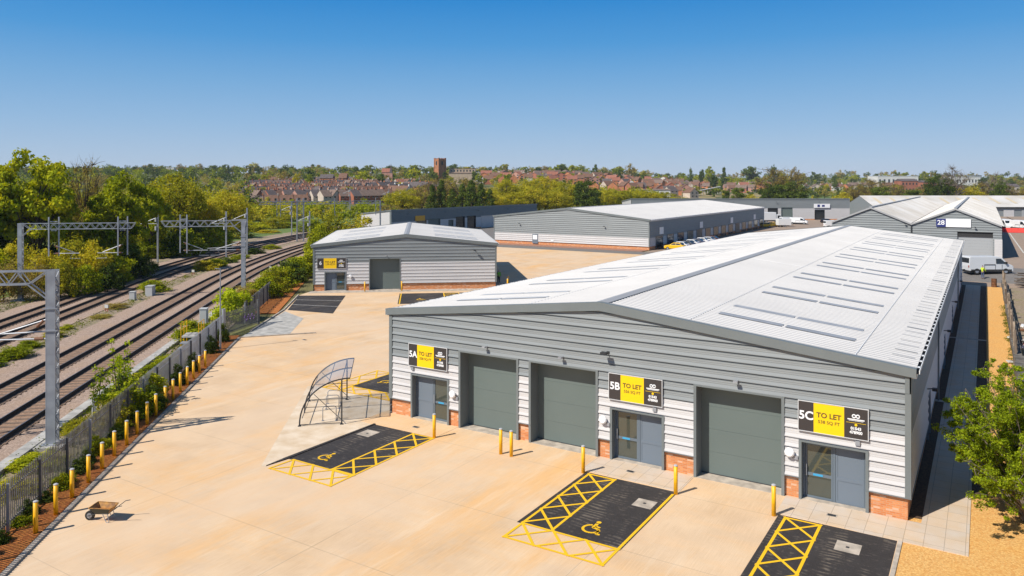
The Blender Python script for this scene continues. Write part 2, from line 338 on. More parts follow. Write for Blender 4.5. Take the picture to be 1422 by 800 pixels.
# ================================================================== GROUND
mb = MB(); NA = 120; rad = [0,12,25,40,60,80,100,125,150,180,215,250,290,330,360,400,450,500,560,620,700,780,860,940,1030,1130,1250,1400,1600,1900,2400,3000,3600,4200]
mb.v.append((CAM.x, CAM.y, -.07))
for r_ in rad[1:]:
    for a in range(NA):
        x = CAM.x + r_*math.cos(2*math.pi*a/NA); y = CAM.y + r_*math.sin(2*math.pi*a/NA); mb.v.append((x, y, hz(x, y, False)-.07))
for a in range(NA): mb.f.append((0, 1+a, 1+(a+1) % NA)); mb.m.append(0)
for i in range(len(rad)-2):
    for a in range(NA):
        p_ = 1+i*NA+a; q_ = 1+i*NA+(a+1) % NA; mb.f.append((p_, p_+NA, q_+NA, q_)); mb.m.append(0)
o = struct(mb.build('ground', 'ground', smooth=True))

P = rail
KERB = -13.3
yard = [P(KERB,-45), P(KERB,24.4), (-27.6,12.2), (-34.3,22.1), (-41.2,30.4), (-42.9,34.6), (-62,58.5), (-70,85), (-70,104), (-2,104), (-2,84.5), (27.45,84.5), (27.45,-60), (10,-75)]
flat('concrete_yard', yard, 0.0, 'yard')
flat('gravel_verge', [(27.57,-45), (60,-45), (60,-1.9), (32.9,-1.9), (32.9,86), (27.5,86), (27.5,-2.0)], -.012, 'gravel')
flat('paving', [(26.0,-2.12), (29.78,-2.12), (29.78,85), (28.1,85), (28.1,.04), (26.0,.04)], .022, 'flags', thick=.06)
flat('front_paving', [(-.5,-2.1), (5.0,-2.1), (5.0,-.0), (-.5,.0)], .012, 'yard', thick=.05)
flat('centre_paving', [(13.75,-2.08), (18.7,-2.08), (18.7,-.0), (13.75,.0)], .012, 'flags', thick=.05)
flat('side_paving', [(22.85,-2.08), (26.0,-2.08), (26.0,.0), (22.85,.0)], .018, 'flags', thick=.05)
flat('soil_shade_strip', [(29.78,4.0), (30.4,4.4), (30.4,85), (29.78,85)], .005, 'soil_shade_tone'); flat('margin_shade_strip', [(27.6,.5), (28.1,.5), (28.1,85), (27.6,85)], .008, 'soil_shade_tone')  # ground painted dark as the unit's shade, stopping where its shadow ends
mb = MB(); mb.box(27.45,27.6,-20,-2.12,-.1,.03); struct(mb.build('kerb', 'kerb'))
mb = MB(); mb.box(27.6,30.4,43.2,43.7,.023,.033); mb.box(27.6,30.4,20,20.5,.023,.033); struct(mb.build('paving_step', 'kerb'))
# soil strip, edging kerb, embankment towards the railway
def strip(name, o0, o1, s0, s1, z, m_, n=60, bump=0, z1=None, f=None):
    mb = MB(); z1 = z if z1 is None else z1; nn = 6
    for i in range(n+1):
        s = s0+(s1-s0)*i/n
        for j in range(nn+1):
            x, y = P(o0+(o1-o0)*j/nn, s); b = bump*(rnd.random()-.3) if 0 < j < nn else 0
            mb.v.append((x, y, z+(z1-z)*j/nn+b))
    for i in range(n):
        for j in range(nn): a = i*(nn+1)+j; mb.f.append((a, a+1, a+nn+2, a+nn+1)); mb.m.append(0)
    return struct(mb.build(name, m_, smooth=True))
strip('soil_strip', KERB-.15, -15.2, -45, 25.5, .02, 'orange_soil', 300, .045)
strip('soil_strip', -12.0, -14.8, 37, 75, .01, 'orange_soil', 80, .12)
mb = MB()
for i in range(76):
    a = P(KERB-.08, -45+i*.915); b = P(KERB-.08, -45+i*.915+.905); mb.bar((*a, -.02), (*b, -.02), .19, .2)
struct(mb.build('kerb', 'kerb'))
mb = MB(); mb.bar((-27.6,12.2,.02), (-34.3,22.1,.02), .15, .2); mb.bar((-34.4,22.2,.02), (-41.2,30.4,.02), .15, .2); mb.bar((*P(KERB,24.4), .02), (-21.9,14.9,.02), .14, .16)
struct(mb.build('kerb', 'kerb'))
flat('pale_apron', [(-26.4,10.2), (-23.6,13.3), (-28.6,19.6), (-33.6,21.6), (-27.7,12.4)], .006, 'trough')
flat('shelter_slab', [(.6,-9.8), (.5,-2.2), (-.5,-2.1), (-.5,.0), (-.2,1.8), (-8.6,1.9), (-8.75,1.6), (.35,-9.9)], .004, 'yard_pale')
# railway corridor
strip('verge', -15.2, -18.3, -60, 140, .0, 'dry_ground', 100, .15)
strip('ballast', -18.8, -28.6, -60, 430, .05, 'ballast', 150)
strip('ballast', -30.8, -41.0, -60, 430, .05, 'ballast', 150)
strip('track_middle', -28.6, -30.8, -60, 430, .0, 'dry_ground', 100, .2)
strip('verge', -41.0, -46.0, -60, 200, -.02, 'dry_ground', 100, .2)
strip('meadow', -46.0, -90.0, -60, 260, -.03, 'grass', 60, .1)
# concrete cable trough
mb = MB()
for i in range(90):
    s = -38+i*1.0
    a = P(-18.45, s); b = P(-18.45, s+.97); mb.bar((*a, .1), (*b, .1), .62, .24)
tag(mb.build('cable_trough', 'trough'), 'long pale concrete cable trough running between the fence and the nearest rail', 'cable trough')
# tracks
tlab = ['railway track nearest the palisade fence', 'second railway track from the fence, left of the nearest one', 'third railway track from the fence, just beyond the weedy strip', 'farthest railway track, along the foot of the tree belt']
for oa in (-21.2, -25.0, -33.55, -37.25): strip('ballast', oa+1.15, oa-1.15, -60, 430, .085, 'ballast_rust', 150)
for k, (oa, ob) in enumerate([(-20.35,-22.05), (-24.15,-25.85), (-32.7,-34.4), (-36.4,-38.1)]):
    t = thing('railway_track', tlab[k], 'track', (0,0,0), 0, 'four parallel railway tracks')
    ss = [-55+i*4 for i in range(120)]
    bed = MB()
    for i in range(0, 330):
        s = -45+i*.72; a = P((oa+ob)/2-1.25, s); b = P((oa+ob)/2+1.25, s); bed.bar((*a, .045), (*b, .045), .25, .12)
    tag(bed.build('sleepers', 'sleeper', t), kind='stuff')
    for oo in (oa, ob):
        r_ = MB()
        for i in range(len(ss)-1):
            a = P(oo, ss[i]); b = P(oo, ss[i+1]); r_.bar((*a, .235), (*b, .235), .08, .17, 0); r_.bar((*a, .326), (*b, .326), .05, .012, 1)
            r_.bar((*a, .125), (*b, .125), .22, .06, 2)  # dark foot strip paints the rail's side shade and shadow
        r_.build('rail', ['rail_steel', 'rail_top', 'rail_shade'], t, fix=False)
# service roads behind the units
grid_sheet('rear_road', -2, 70, 84.5, 330, 24, 60, .004, 'road_brown')
grid_sheet('rear_road_lane', -2, 70, 87, 104, 24, 10, .012, 'road')
flat('access_road', [(-70,102.5), (-3,102.5), (-3,108), (-70,108)], .008, 'road')
flat('car_park', [(-27.6,108), (-2,108), (-2,300), (-75,300), (-75,226), (-27.6,226)], .004, 'road_brown')
flat('soil_bank', [(-70,107.9), (-28.2,107.9), (-28.2,112), (-70,112)], .03, 'red_bank')
flat('estate_road', [(-100,115), (-72,110), (-67,112), (-67,210), (-100,210)], .004, 'road')

# ================================================================== PARKING BAYS
def stroke(mb, a, b, w, z):
    d = Vector((b[0]-a[0], b[1]-a[1], 0)).normalized(); n = Vector((-d.y, d.x, 0))*w/2
    mb.face([(a[0]-n.x, a[1]-n.y, z), (b[0]-n.x, b[1]-n.y, z), (b[0]+n.x, b[1]+n.y, z), (a[0]+n.x, a[1]+n.y, z)])
def hatch(mb, x0, x1, y0, y1, z, w, n, vertical=True, skip=()):
    z2 = z
    if 'l' not in skip: stroke(mb, (x0+w/2, y0), (x0+w/2, y1), w, z2)
    if 'r' not in skip: stroke(mb, (x1-w/2, y0), (x1-w/2, y1), w, z2)
    if 'b' not in skip: stroke(mb, (x0, y0+w/2), (x1, y0+w/2), w, z2+.0006)
    if 't' not in skip: stroke(mb, (x0, y1-w/2), (x1, y1-w/2), w, z2+.0006)
    for i in range(n):
        if vertical:
            ya = y0+(y1-y0)*i/n; yb = y0+(y1-y0)*(i+1)/n
            stroke(mb, (x0, ya), (x1, yb), w, z2+.0012); stroke(mb, (x0, yb), (x1, ya), w, z2+.0018)
        else:
            xa = x0+(x1-x0)*i/n; xb = x0+(x1-x0)*(i+1)/n
            stroke(mb, (xa, y0), (xb, y1), w, z2+.0012); stroke(mb, (xa, y1), (xb, y0), w, z2+.0018)
def wheelchair(mb, cx, cy, s, z, ang):
    def T(x, y): c_, s_ = math.cos(ang), math.sin(ang); return (cx+s*(x*c_-y*s_), cy+s*(x*s_+y*c_))
    def poly(pts, w):
        for a, b in zip(pts, pts[1:]): stroke(mb, T(*a), T(*b), w*s, z)
    arc = [(math.cos(R(a))*.36-.02, math.sin(R(a))*.36-.12) for a in range(115, 371, 15)]
    poly(arc, .12)
    poly([(-.08,.42), (-.02,.0)], .15); poly([(-.04,.02), (.28,.0), (.40,-.42), (.55,-.36)], .12); poly([(-.04,.2), (.22,.18)], .10)
    c_ = T(-.1, .58); mb.face([(c_[0]+.11*s*math.cos(R(a)), c_[1]+.11*s*math.sin(R(a)), z+.0003) for a in range(0, 360, 30)])
def sheet_bay(label, x0, x1, y0, y1):
    o = flat('parking_bay', [(x0,y0), (x1,y0), (x1,y1), (x0,y1)], .012, 'asphalt'); return o
def slab(x0, x1, y0, y1, label):
    mb = MB(); mb.box(x0, x1, y0, y1, -.02, .02); mb.box(x0+.3, x0+.42, y0+.3, y0+.42, .0, .028, 1); mb.box(x0-.07, x0, y0-.07, y1+.07, 0, .016); mb.box(x1, x1+.07, y0-.07, y1+.07, 0, .016); mb.box(x0, x1, y0-.07, y0, 0, .016); mb.box(x0, x1, y1, y1+.07, 0, .016)
    tag(mb.build('access_cover', ['kerb', 'dark_metal']), label, 'manhole cover', 'square covers in the bays')
Z = .017; W_ = .115
sheet_bay('', .72, 4.98, -8.5, -2.15); mb = MB()
hatch(mb, 3.52, 5.05, -8.4, -2.2, Z, W_, 4); hatch(mb, 1.0, 5.05, -9.92, -8.4, Z, W_, 3, False, ('l',))
stroke(mb, (.9,-9.92), (1.02,-8.4), W_, Z+.002); wheelchair(mb, 2.15, -7.3, .85, Z, R(-8)); tag(mb.build('bay_marking', 'yellow_paint', fix=False), kind='structure')
mb = MB(); mb.prism([(.55,-9.75), (.72,-8.5), (.72,-2.1), (.60,-2.1), (.5,-8.5)], 0, .05, 'z'); struct(mb.build('kerb', 'asphalt'))
slab(1.05, 1.8, -3.9, -3.1, 'square concrete cover in the asphalt bay left of unit 5A door, beside the shelter')
sheet_bay('', 14.12, 18.66, -8.5, -2.2); mb = MB()
hatch(mb, 14.3, 15.75, -8.4, -2.3, Z, W_, 4, skip=('b',)); hatch(mb, 14.3, 18.62, -9.92, -8.4, Z, W_, 3, False)
stroke(mb, (18.56,-8.4), (18.56,-2.5), W_, Z); wheelchair(mb, 17.0, -7.35, .95, Z, R(-8)); tag(mb.build('bay_marking', 'yellow_paint', fix=False), kind='structure')
slab(17.5, 18.22, -4.45, -3.75, 'square concrete cover in the middle asphalt bay in front of unit 5B')
sheet_bay('', 23.0, 27.42, -8.5, -2.15); mb = MB()
hatch(mb, 23.25, 24.72, -8.4, -2.25, Z, W_, 4, skip=('b',)); hatch(mb, 23.25, 27.4, -9.92, -8.4, Z, W_, 3, False); wheelchair(mb, 26.0, -7.35, .95, Z, R(-8))
tag(mb.build('bay_marking', 'yellow_paint', fix=False), kind='structure')
slab(25.52, 26.26, -4.1, -3.36, 'square concrete cover in the right hand bay in front of unit 5C')
sheet_bay('', -6.2, -.25, 3.2, 7.4); mb = MB()
hatch(mb, -6.2, -.25, 1.9, 3.2, Z, W_, 4, False); hatch(mb, -7.7, -6.2, 1.9, 7.4, Z, W_, 3); stroke(mb, (-6.2,7.3), (-.25,7.3), W_, Z); wheelchair(mb, -4.9, 5.2, .9, Z, R(-95))
tag(mb.build('bay_marking', 'yellow_paint', fix=False), kind='structure')

for (x, y), lab in [((3.0,-1.3),'small square drain cover in the paving before door 5A'), ((15.9,-1.05),'small square drain cover in the paving before door 5B'), ((24.9,-1.1),'small square drain cover in the paving before door 5C'), ((-20.5,12.2),'small dark drain cover in the yard near the pale apron')]:
    mb = MB(); mb.box(x-.2, x+.2, y-.13, y+.13, -.02, .03); mb.box(x-.16, x+.16, y-.1, y+.1, .02, .034, 1); tag(mb.build('drain_cover', ['kerb', 'dark_metal']), lab, 'drain cover', 'small drain covers')
# ================================================================== BUILDINGS
PITCH = .425
def subtract(iv, holes):
    out = [iv]
    for a, b in holes:
        nxt = []
        for c, d in out:
            if b <= c or a >= d: nxt.append((c, d)); continue
            if a > c: nxt.append((c, a))
            if b < d: nxt.append((b, d))
        out = nxt
    return out
def clad(mb, T, uL, uR, z0, z1, holes=(), phase=.95, deep=.05, mi=0):
    base_ = [(0,-.045), (.006,deep), (.035,deep), (.16,.012), (.205,.012), (.215,.018), (.225,.012), (.29,.012), (.30,.018), (.31,.012), (.36,.012), (.37,-.045), (PITCH,-.045)]
    zs = []
    k = math.floor((z0-phase)/PITCH)
    while phase+k*PITCH < z1:
        for i in range(len(base_)-1):
            (a, oa), (b, ob) = base_[i], base_[i+1]; za, zb = phase+k*PITCH+a, phase+k*PITCH+b
            zs.append((za, oa, zb, ob))
        k += 1
    cuts = sorted({z0, z1} | {h[2] for h in holes} | {h[3] for h in holes})
    for za, oa, zb, ob in zs:
        cs = [za]+[c for c in cuts if za < c < zb]+[zb]
        for a, b in zip(cs, cs[1:]):
            if b <= z0+1e-6 or a >= z1-1e-6 or b-a < 1e-5: continue
            f = lambda z: oa+(ob-oa)*(z-za)/max(1e-6, zb-za)
            zm = (a+b)/2; hs = [(h[0], h[1]) for h in holes if h[2] < zm < h[3]]
            L0, L1, R0, R1 = uL(a), uL(b), uR(a), uR(b)
            if R1-L1 < 0 and R0-L0 < 0: continue
            for c, d in subtract((min(L0, L1) if False else L0, R0), hs):
                cl = L1 if c == L0 else c; dr = R1 if d == R0 else d
                mb.face([T(c, f(a), a), T(d, f(a), a), T(max(dr, cl), f(b), b), T(cl, f(b), b)], mi)
def roof_slope(mb, x_e, z_e, x_r, z_r, y0, y1, pitch=.366, mi=0, mirror=False):
    n = int((y1-y0)/pitch); L = math.hypot(x_r-x_e, z_r-z_e); nx, nz = -(z_r-z_e)/L, (x_r-x_e)/L
    if nz < 0: nx, nz = -nx, -nz
    h = .026
    def Q(x, z, y, o): return (x+nx*o, y, z+nz*o)
    for i in range(n+1):
        ya = y0+i*pitch
        prof_ = [(ya,0), (ya+.03,h), (ya+.085,h), (ya+.115,0), (min(ya+pitch, y1),0)]
        if ya > y1: break
        for (a, oa), (b, ob) in zip(prof_, prof_[1:]):
            a = min(a, y1); b = min(b, y1)
            if b-a < 1e-4: continue
            mb.face([Q(x_e, z_e, a, oa), Q(x_r, z_r, a, oa), Q(x_r, z_r, b, ob), Q(x_e, z_e, b, ob)], mi)
def door_unit(par, u0, u1, z1, glazed, y=.35):
    d = MB(); d.box(u0, u0+.09, y-.05, y+.05, 0, z1); d.box(u1-.09, u1, y-.05, y+.05, 0, z1); d.box(u0+.09, u1-.09, y-.05, y+.05, z1-.09, z1)
    mid = (u0+u1)/2; d.box(mid-.05, mid+.05, y-.05, y+.05, 0, z1-.09)
    dr = d.build('entrance_door', 'frame_grey', par)
    for side, (a, b) in (('l', (u0+.09, mid-.05)), ('r', (mid+.05, u1-.09))):
        lf = MB(); t = .08; y0, y1_ = y-.03, y+.03; zt = z1-.1
        lf.box(a+.01, a+t, y0, y1_, .03, zt); lf.box(b-t, b-.01, y0, y1_, .03, zt); lf.box(a+t, b-t, y0, y1_, .03, .13); lf.box(a+t, b-t, y0, y1_, zt-t, zt); lf.box(a+t, b-t, y0, y1_, 1.0, 1.13)
        if side == glazed:
            lf.build('door_leaf', 'frame_grey', dr)
            gl = MB(); gl.box(a+t, b-t, y-.006, y+.006, .13, 1.0); gl.box(a+t, b-t, y-.006, y+.006, 1.13, zt-t); gl.build('glass_pane', 'glass', dr)
            h_ = MB(); h_.box(a+.32, a+.72, y0-.012, y0-.002, 1.02, 1.11); h_.build('notice_strip', 'blue_plastic', dr)
            h_ = MB(); h_.tube([(a+.06, y0-.08, 1.0), (a+.06, y0-.08, 1.5)], .018, 6); h_.bar((a+.06, y0-.08, 1.03), (a+.06, y0, 1.03), .02); h_.bar((a+.06, y0-.08, 1.47), (a+.06, y0, 1.47), .02); h_.build('door_handle', 'galv', dr)
        else:
            lf.box(a+t, b-t, y-.012, y+.012, .13, 1.0); lf.box(a+t, b-t, y-.012, y+.012, 1.13, zt-t); lf.build('solid_leaf', 'door_grey', dr)
    st = MB(); st.box(u0, u1, -.02, .3, .0, .035); st.build('door_threshold', 'kerb', par)
    back = MB(); back.box(u0, u1, 2.6, 2.65, 0, z1+.3); back.box(u0, u1, .41, 2.6, .0, .02); back.build('lobby', 'wall_dirty', par)
def surround(par, u0, u1, z1, depth, name, m_='trim', w=.13):
    s = MB()
    s.box(u0-w, u0, -.065, .0, 0, z1+w*.6); s.box(u1, u1+w, -.065, .0, 0, z1+w*.6); s.box(u0, u1, -.065, .0, z1, z1+w*.6)
    s.box(u0-.02, u0, .0, depth, 0, z1); s.box(u1, u1+.02, .0, depth, 0, z1); s.box(u0, u1, .0, depth, z1, z1+.02)
    return s.build(name, m_, par)
def shutter(par, u0, u1, z1, depth=.74):
    s = MB(); y = depth; n = 4; ph = z1/n
    for i in range(n):
        a, b = i*ph, (i+1)*ph
        s.box(u0, u1, y, y+.05, a+.012, b); s.box(u0, u1, y+.008, y+.045, a, a+.012)
    o = s.build('roller_shutter', 'shutter', par); tag(o)
    t = MB(); t.box(u0, u1, y-.03, y+.04, .0, .05); t.build('bottom_seal', 'dark_metal', o)
    th = MB(); th.box(u0, u1, -.06, y+.05, -.02, .02); th.build('shutter_threshold', 'kerb', par)
def floodlight(par, u, z, big=False):
    l = MB(); k = 1.6 if big else 1
    l.bar((u, -.03, z), (u, -.22*k, z+.03), .03, .03); l.box(u-.10*k, u+.10*k, -.36*k, -.2*k, z-.02, z+.055*k); l.box(u-.02*k, u+.06*k, -.10, -.0, z-.04, z+.05)
    o = l.build('floodlight', 'dark_metal' if big else 'galv', par); return o
def vent_cap(par, u, z):
    v = MB(); v.tube([(u, -.04, z), (u, -.18, z)], [.11, .11], 14); v.tube([(u, -.16, z), (u, -.20, z), (u, -.25, z)], [.21, .21, .15], 18)
    v.build('vent_cap', 'sign_white', par, smooth=False)
    b = MB(); b.box(u+.20, u+.34, -.12, -.03, z-.28, z-.12); b.build('meter_box', 'galv', par)
def brick_wall(mb, u0, u1, y0, y1, holes, z=.95):
    for a, b in subtract((u0, u1), holes): mb.box(a, b, y0, y1, 0, z)
def gabled(name, label, loc, rz, W, L, E, rise, zwhite, doors=(), shutters=(), roofm='roof', clm='clad_grey', whm='clad_white', lights=(), side_doors=(), brickz=.95, deep=.05, ovh=.22, barge=.45, left_side=True, tag_cat='warehouse', roof_l=None, ribp=.366):
    B = thing(name, label, tag_cat, loc, rz)
    holes = [(u0-.01, u1+.01, 0, z1+.01) for u0, u1, z1, *_ in doors] + [(u0-.01, u1+.01, 0, z1+.01) for u0, u1, z1 in shutters]
    F = lambda u, o, z: (u, -o, z); S = lambda u, o, z: (W+o, u, z); SL = lambda u, o, z: (-o, L-u, z); BK = lambda u, o, z: (W-u, L+o, z)
    rl = lambda z: 0 if z <= E else min(W/2, (z-E)/rise*W/2); rr = lambda z: W-rl(z)
    up = MB(); clad(up, F, rl, rr, zwhite, E+rise-.005, holes, brickz, deep); up.build('grey_cladding', clm, B, fix=False)
    for pa, pb in subtract((0, W), [(h[0], h[1]) for h in holes if h[3] > zwhite]):
        lo = MB(); clad(lo, F, lambda z: pa, lambda z: pb, brickz, zwhite, [h for h in holes if pa <= h[0] and h[1] <= pb], brickz, deep); lo.build('white_cladding', whm, B, fix=False)
    sh = [(a-.01, b+.01, 0, z+.01) for a, b, z in side_doors]
    up = MB(); clad(up, S, lambda z: 0, lambda z: L, zwhite, E+.02, sh, brickz, deep); up.build('side_cladding', clm, B, fix=False)
    lo = MB(); clad(lo, S, lambda z: 0, lambda z: L, brickz, zwhite, sh, brickz, deep); lo.build('side_white_cladding', whm, B, fix=False)
    ot = MB(); clad(ot, SL, lambda z: 0, lambda z: L, .0, E+.02, (), brickz, deep); ot.build('left_cladding', clm, B, fix=False)
    ot = MB(); clad(ot, BK, rl, rr, .0, E+rise-.005, (), brickz, deep); ot.build('rear_cladding', clm, B, fix=False)
    hb = [(h[0], h[1]) for h in holes]
    for a, b in subtract((.08, W-.08), hb): br = MB(); br.box(a, b, .08, .3, 0, brickz); br.build('brick_plinth', 'brick', B)
    for a, b in subtract((.3, L), [(h[0], h[1]) for h in sh]): br = MB(); br.box(W-.3, W-.08, a, b, 0, brickz); br.build('brick_plinth', 'brick', B)
    for a, b in subtract((-.03, W+.07), hb): dr = MB(); dr.box(a, b, -.075, .08, brickz-.03, brickz-.004); dr.build('drip_flashing', 'trim', B)
    for a, b in subtract((.08, L), [(h[0], h[1]) for h in sh]): dr = MB(); dr.box(W-.08, W+.075, a, b, brickz-.03, brickz-.004); dr.build('drip_flashing', 'trim', B)
    for x in (-.055, W-.17):
        ct = MB(); ct.box(x, x+.225, -.07, .0, brickz-.003, 5.2); ct.box(x, x+.225, -.066, .0, 5.215, E+.05)
        if x > 0: ct.box(W, W+.06, -.066, .2, brickz-.003, E+.05)
        else: ct.box(-.058, -.0, .0, .2, brickz-.003, E+.05)
        ct.build('corner_trim', 'trim', B)
    # roof: z at eave edge / ridge, top surface
    ze, zr = E+.20, E+rise+.38
    for nm, xe in (('roof_slope', W+ovh), ('roof_slope', -ovh)):
        r_ = MB(); roof_slope(r_, xe, ze, W/2, zr, -.02, L+.1, ribp); o = r_.build(nm, roofm, B, fix=False)
        n_ = o.data.polygons[len(o.data.polygons)//2].normal.z
        if n_ < 0: o.data.flip_normals()
    # verge flashing front/back
    for y0, y1 in ((-.17, -.085), (L+.09, L+.16)):
        vg = MB()
        for sgn in (0, 1):
            xe = W+ovh+.03 if sgn else -ovh-.03
            pts = [(xe, ze-.30), (xe, ze+.07), (W/2, zr+.07), (W/2, zr-.36)]
            vg.prism(pts, y0, y1, 'y')
            pts = [(xe, ze+.045), (xe, ze+.068), (W/2, zr+.068), (W/2, zr+.045)]
            vg.prism(pts, y1 if y0 < 0 else y0-.25, y1+.25 if y0 < 0 else y0, 'y')
        vg.build('verge_flashing', 'trim', B)
    rc = MB(); sl = (zr-ze)/(W/2+ovh); w = .33
    rc.prism([(W/2-w, zr-w*sl+.045), (W/2, zr+.05), (W/2+w, zr-w*sl+.045), (W/2+w, zr-w*sl+.06), (W/2, zr+.09), (W/2-w, zr-w*sl+.06)], .16, L+.05, 'y'); rc.build('ridge_cap', 'ridge', B)
    for xs in (1, -1):
        gt = MB(); x0 = W+ovh+.01 if xs > 0 else -ovh-.01
        gt.prism([(x0, ze-.14), (x0+xs*.11, ze-.14), (x0+xs*.11, ze-.12), (x0, ze-.12)], -.05, L, 'y', 0)
        gt.prism([(x0+xs*.11, ze-.14), (x0+xs*.14, ze-.14), (x0+xs*.14, ze-.0), (x0+xs*.11, ze-.0)], -.05, L, 'y', 1)
        for i in range(int(L/1.24)): y = .6+i*1.24; gt.box(min(x0, x0+xs*.19), max(x0, x0+xs*.13), y, y+.22, ze-.02, ze-.0, 1)
        gt.prism([(x0-xs*.0, ze-.34), (x0+xs*.03, ze-.34), (x0+xs*.03, ze-.14), (x0, ze-.14)], -.05, L, 'y', 1)
        gt.prism([(W if xs > 0 else 0, ze-.34), (x0, ze-.34), (x0, ze-.32), (W if xs > 0 else 0, ze-.32)], -.05, L, 'y', 1)
        gt.build('gutter', ['gutter_dark', 'white_metal' if roofm == 'roof' else 'trim'], B)
    def zroof(x): return ze+(zr-ze)*(1-abs(x-W/2)/(W/2+ovh))
    for (xa, xb, ya, yb) in lights:
        q = MB(); h = .03
        q.face([(xa, ya, zroof(xa)+h), (xb, ya, zroof(xb)+h), (xb, yb, zroof(xb)+h), (xa, yb, zroof(xa)+h)])
        for k in range(1, 3):
            yy = ya+(yb-ya)*k/3; q.bar((xa, yy, zroof(xa)+h), (xb, yy, zroof(xb)+h), .05, .01, 0)
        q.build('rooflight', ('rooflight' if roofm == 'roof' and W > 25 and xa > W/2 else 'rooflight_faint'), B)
    for (u0, u1, z1, glz) in doors:
        surround(B, u0, u1, z1, .4, 'door_surround', 'trim', .12); door_unit(B, u0, u1, z1, glz)
    for (u0, u1, z1) in shutters:
        surround(B, u0, u1, z1, .78, 'shutter_surround', 'trim', .13); shutter(B, u0, u1, z1)
    for (a, b, z1) in side_doors:
        d = MB(); d.box(W-.16, W-.1, a, b, 0, z1); d.box(W-.1, W+.06, a-.07, a, 0, z1+.07); d.box(W-.1, W+.06, b, b+.07, 0, z1+.07); d.box(W-.1, W+.06, a, b, z1, z1+.07); o = d.build('fire_door', 'door_grey', B)
        d = MB(); d.box(W-.1, W-.05, a+.1, a+.2, .9, 1.1); d.build('door_handle', 'galv', o)
    return B, zroof

skl = []
for k in range(9):
    for dy in (0, 2.65):
        y = 3.2+k*8.75+dy
        for xa, xb in ((18.85, 21.95), (22.1, 25.2), (2.5, 5.6), (5.75, 8.85)): skl.append((xa, xb, y, y+.62))
BW, BL, BE, BR = 27.69, 82.0, 6.0, 1.37
main, zroof = gabled('industrial_unit', 'nearest and longest grey clad unit with white roof and signs 5A, 5B and 5C', (0,0,0), 0, BW, BL, BE, BR, 3.44,
    doors=[(1.72,4.27,2.52,'r'), (14.50,17.10,2.52,'l'), (23.50,26.05,2.52,'l')], shutters=[(5.20,8.90,4.28), (9.80,13.60,4.28), (18.80,22.65,4.28)],
    lights=skl, side_doors=[(11.6,12.9,2.3), (30,31.3,2.3), (46,47.3,2.3), (63,64.3,2.3), (76,77.3,2.3)])
for u in (6.95, 11.7, 20.7): floodlight(main, u, 4.78)
floodlight(main, 14.25, 5.33, True)
for u, z in ((4.72,1.85), (14.05,1.95), (23.02,2.0)): vent_cap(main, u, z)
for u, z in ((1.75,2.95), (16.75,2.9), (25.75,2.9)):
    b = MB(); b.box(u-.09, u+.09, -.11, -.045, z-.13, z+.06); b.build('junction_box', 'galv', main)
for y in (10.5, 29, 45, 62, 75):
    b = MB(); b.bar((27.7,y,3.0), (28.05,y,3.05), .05); b.box(27.95,28.2,y-.15,y+.15,2.95,3.08); b.build('floodlight', 'dark_metal', main)
for i in range(66):   # short raised seams near the eave of the sunny slope
    b = MB(); y = .8+i*1.24; b.bar((26.85, y, zroof(26.85)+.06), (27.75, y, zroof(27.75)+.05), .04, .02); b.build('roof_seam', 'ridge', main)
b = MB()
for y0 in (27.3, 54.6):
    for xa, xb in ((.4,13.4), (14.3,27.3)): b.bar((xa, y0, zroof(xa)+.05), (xb, y0, zroof(xb)+.03), .04, .006)
for x in (18.3, 9.4, 25.6):
    b.bar((x, .3, zroof(x)+.045), (x, 81.8, zroof(x)+.028), .03, .004)
b.build('roof_joint', 'white_metal', main)
b = MB()
for x in (13.55, 27.75):
    pass
for i in range(2): b.tube([(27.80+.02, 20+41*i, 5.9), (27.80, 20+41*i, .1)], .05, 8)
b.build('downpipe', 'trim', main)

B6R = math.atan2(.625,.78)
b6l = []
for k in range(3):
    for dy in (0, 2.6):
        y = 3.2+k*8.6+dy
        for xa, xb in ((15.5,18.4), (18.5,21.3), (2.4,5.2), (5.3,8.1)): b6l.append((xa, xb, y, y+.9))
u6, _ = gabled('industrial_unit', 'smaller grey clad unit with sign 6 beside the railway, hedge at its left end', (-42.5,34.1,0), B6R, 23.45, 30, 5.65, 1.10, 3.55,
    doors=[(1.50,4.02,2.35,'r')], shutters=[(7.12,10.90,4.02)], lights=b6l, brickz=.85)
floodlight(u6, 9.2, 4.45); floodlight(u6, 20.6, 5.0, True); vent_cap(u6, 4.65, 1.85)
def loc6(u, v): return (-42.5+.78*u-.625*v, 34.1+.625*u+.78*v)
def quad6(name, u0, u1, v0, v1, z, m_): return flat(name, [loc6(u0,v0), loc6(u1,v0), loc6(u1,v1), loc6(u0,v1)], z, m_)
quad6('front_paving', -.4, 24, -2.0, 0, .01, 'kerb')
flat('parking_bay', [(-34.0,22.3), (-28.2,23.3), (-36.2,33.4), (-41.0,30.4)], .012, 'asphalt')
mb = MB()
for t_ in (.35, .68):
    a = Vector((-34.0,22.3)).lerp(Vector((-41.0,30.4)), t_); b_ = Vector((-28.2,23.3)).lerp(Vector((-36.2,33.4)), t_); stroke(mb, a, b_, .12, .018)
tag(mb.build('bay_marking', 'white_paint', fix=False), kind='structure')
quad6('parking_bay', 11.0, 21, -11.8, -3.6, .012, 'asphalt'); mb = MB(); l6 = MB()
hatch(l6, 16.4, 18.4, -11.6, -3.7, .0, .13, 4); stroke(l6, (11.2,-11.8), (11.2,-3.6), .13, 0); wheelchair(l6, 13.6, -8.6, 1.1, 0, 0)
l6.v = [(*loc6(x, y), .018+z) for x, y, z in l6.v]; tag(l6.build('bay_marking', 'yellow_paint', fix=False), kind='structure')

